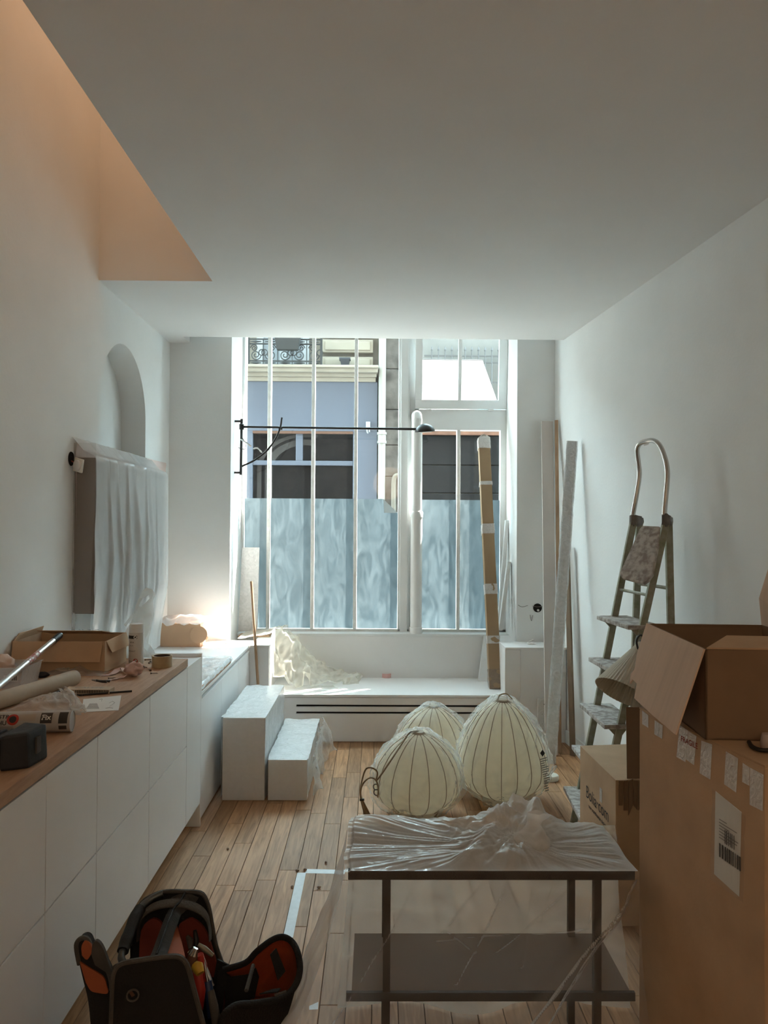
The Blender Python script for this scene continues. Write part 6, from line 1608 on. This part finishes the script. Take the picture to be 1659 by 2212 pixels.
# outer shell of that pocket down to the floor
bm = bmesh.new(); lowr = rim[24:]
prev = None
for p in lowr:
    a, b = bm.verts.new(p+V(0, .004, -.004)), bm.verts.new(V(lerp(p.x, -.42, .35), p.y+.06, ZF))
    if prev: bm.faces.new((prev[0], a, b, prev[1]))
    prev = (a, b)
fin(bm, 'pocket_shell', 'bag_black', bg, smooth=True)
slabo('hook_strip', [P(584, 2062, Y=2.30), P(597, 2048, Y=2.315), P(617, 2098, Y=2.30), P(601, 2118, Y=2.285)], .004, 'bag_black', cup)
slabo('hook_strip', [P(560, 2146, Y=2.16), P(590, 2136, Y=2.17), P(606, 2134, Y=2.17), P(600, 2142, Y=2.16)], .004, 'bag_black', cup)
slabo('label_patch', [P(592, 2148, Y=2.155), P(618, 2138, Y=2.16), P(618, 2142, Y=2.155), P(594, 2152, Y=2.15)], .003, 'bag_grey', cup)
tubeo('strap_edge', spline([P(547, 2085, Y=2.30), P(540, 2110, Y=2.25), P(532, 2140, Y=2.2)]), .006, 'bag_grey', cup, n=6)
# tools in the bag
def tool(name, label, cat, parts):
    t = thing(name, label, cat, parts[0][1][0], 'hand tools in the tool bag')
    for nm, pts, r, m in parts: tubeo(nm, pts, r, m, t, n=10)
    return t
Pt = lambda x, y, Y=2.24: P(x, y, Y=Y)
tool('combination_pliers', 'combination pliers with red and yellow handles in the tool bag', 'pliers', [
    ('handle', [Pt(424, 2105), Pt(426, 2095), Pt(433, 2140, 2.22), Pt(430, 2180, 2.22)], [.008, .014, .015, .012], 'tool_red'),
    ('handle', [Pt(420, 2085), Pt(428, 2090, 2.22), Pt(433, 2103, 2.21)], [.012, .017, .012], 'tool_yellow'),
    ('joint', [Pt(412, 2086), Pt(417, 2063)], [.018, .014], mat('rust_brown', (.14, .06, .04), .6)),
    ('jaw', [Pt(413, 2060), Pt(421, 2047)], [.012, .005], 'chrome'), ('jaw', [Pt(419, 2062), Pt(425, 2049)], [.012, .004], 'chrome')])
tool('red_screwdriver', 'screwdriver with a red and yellow handle beside the pliers', 'screwdriver', [('handle', [Pt(430, 2062, 2.28), Pt(436, 2085, 2.28), Pt(438, 2120, 2.28)], [.012, .015, .012], 'tool_red'), ('collar', [Pt(404, 2098, 2.26), Pt(410, 2130, 2.26)], [.009, .011], 'tool_yellow')])
tool('blue_screwdriver', 'screwdriver with a dark blue handle in the tool bag', 'screwdriver', [('handle', [Pt(448, 2120, 2.26), Pt(456, 2170, 2.24), Pt(458, 2200, 2.22)], [.012, .015, .013], 'tool_blue'), ('shaft', [Pt(440, 2070, 2.28), Pt(448, 2120, 2.26)], .0035, 'steel')])
tool('metal_file', 'long flat metal file standing in the tool bag', 'file', [('blade', [Pt(428, 2040, 2.34), Pt(442, 2050, 2.34), Pt(460, 2064, 2.34)], [.006, .009, .006], mat('brass_dull', (.30, .26, .19), .5, metal=.5))])
tool('steel_ruler', 'grey metal strip tool standing deep in the tool bag', 'tool', [('blade', [Pt(437, 2075, 2.3), Pt(446, 2100, 2.28), Pt(460, 2130, 2.27)], [.006, .008, .005], 'steel')])
tool('pruning_pliers', 'dark pliers standing upright behind the red pliers', 'pliers', [('handle', [Pt(421, 2010, 2.36), Pt(424, 2030, 2.36), Pt(422, 2050, 2.34)], [.005, .008, .007], 'cable_black'), ('handle', [Pt(404, 2022, 2.36), Pt(410, 2030, 2.36), Pt(412, 2050, 2.34)], [.005, .010, .007], 'bag_grey')])
tool('grey_chisel', 'grey flat chisel standing at the front of the tool bag', 'chisel', [('blade', [Pt(455, 2140, 2.18), Pt(462, 2175, 2.16), Pt(468, 2215, 2.14)], [.010, .013, .013], 'bag_grey')])
print('objects', len(bpy.data.objects), 'tris', sum(len(o.data.loop_triangles) if False else len(o.data.polygons) for o in bpy.data.objects if o.type == 'MESH'))
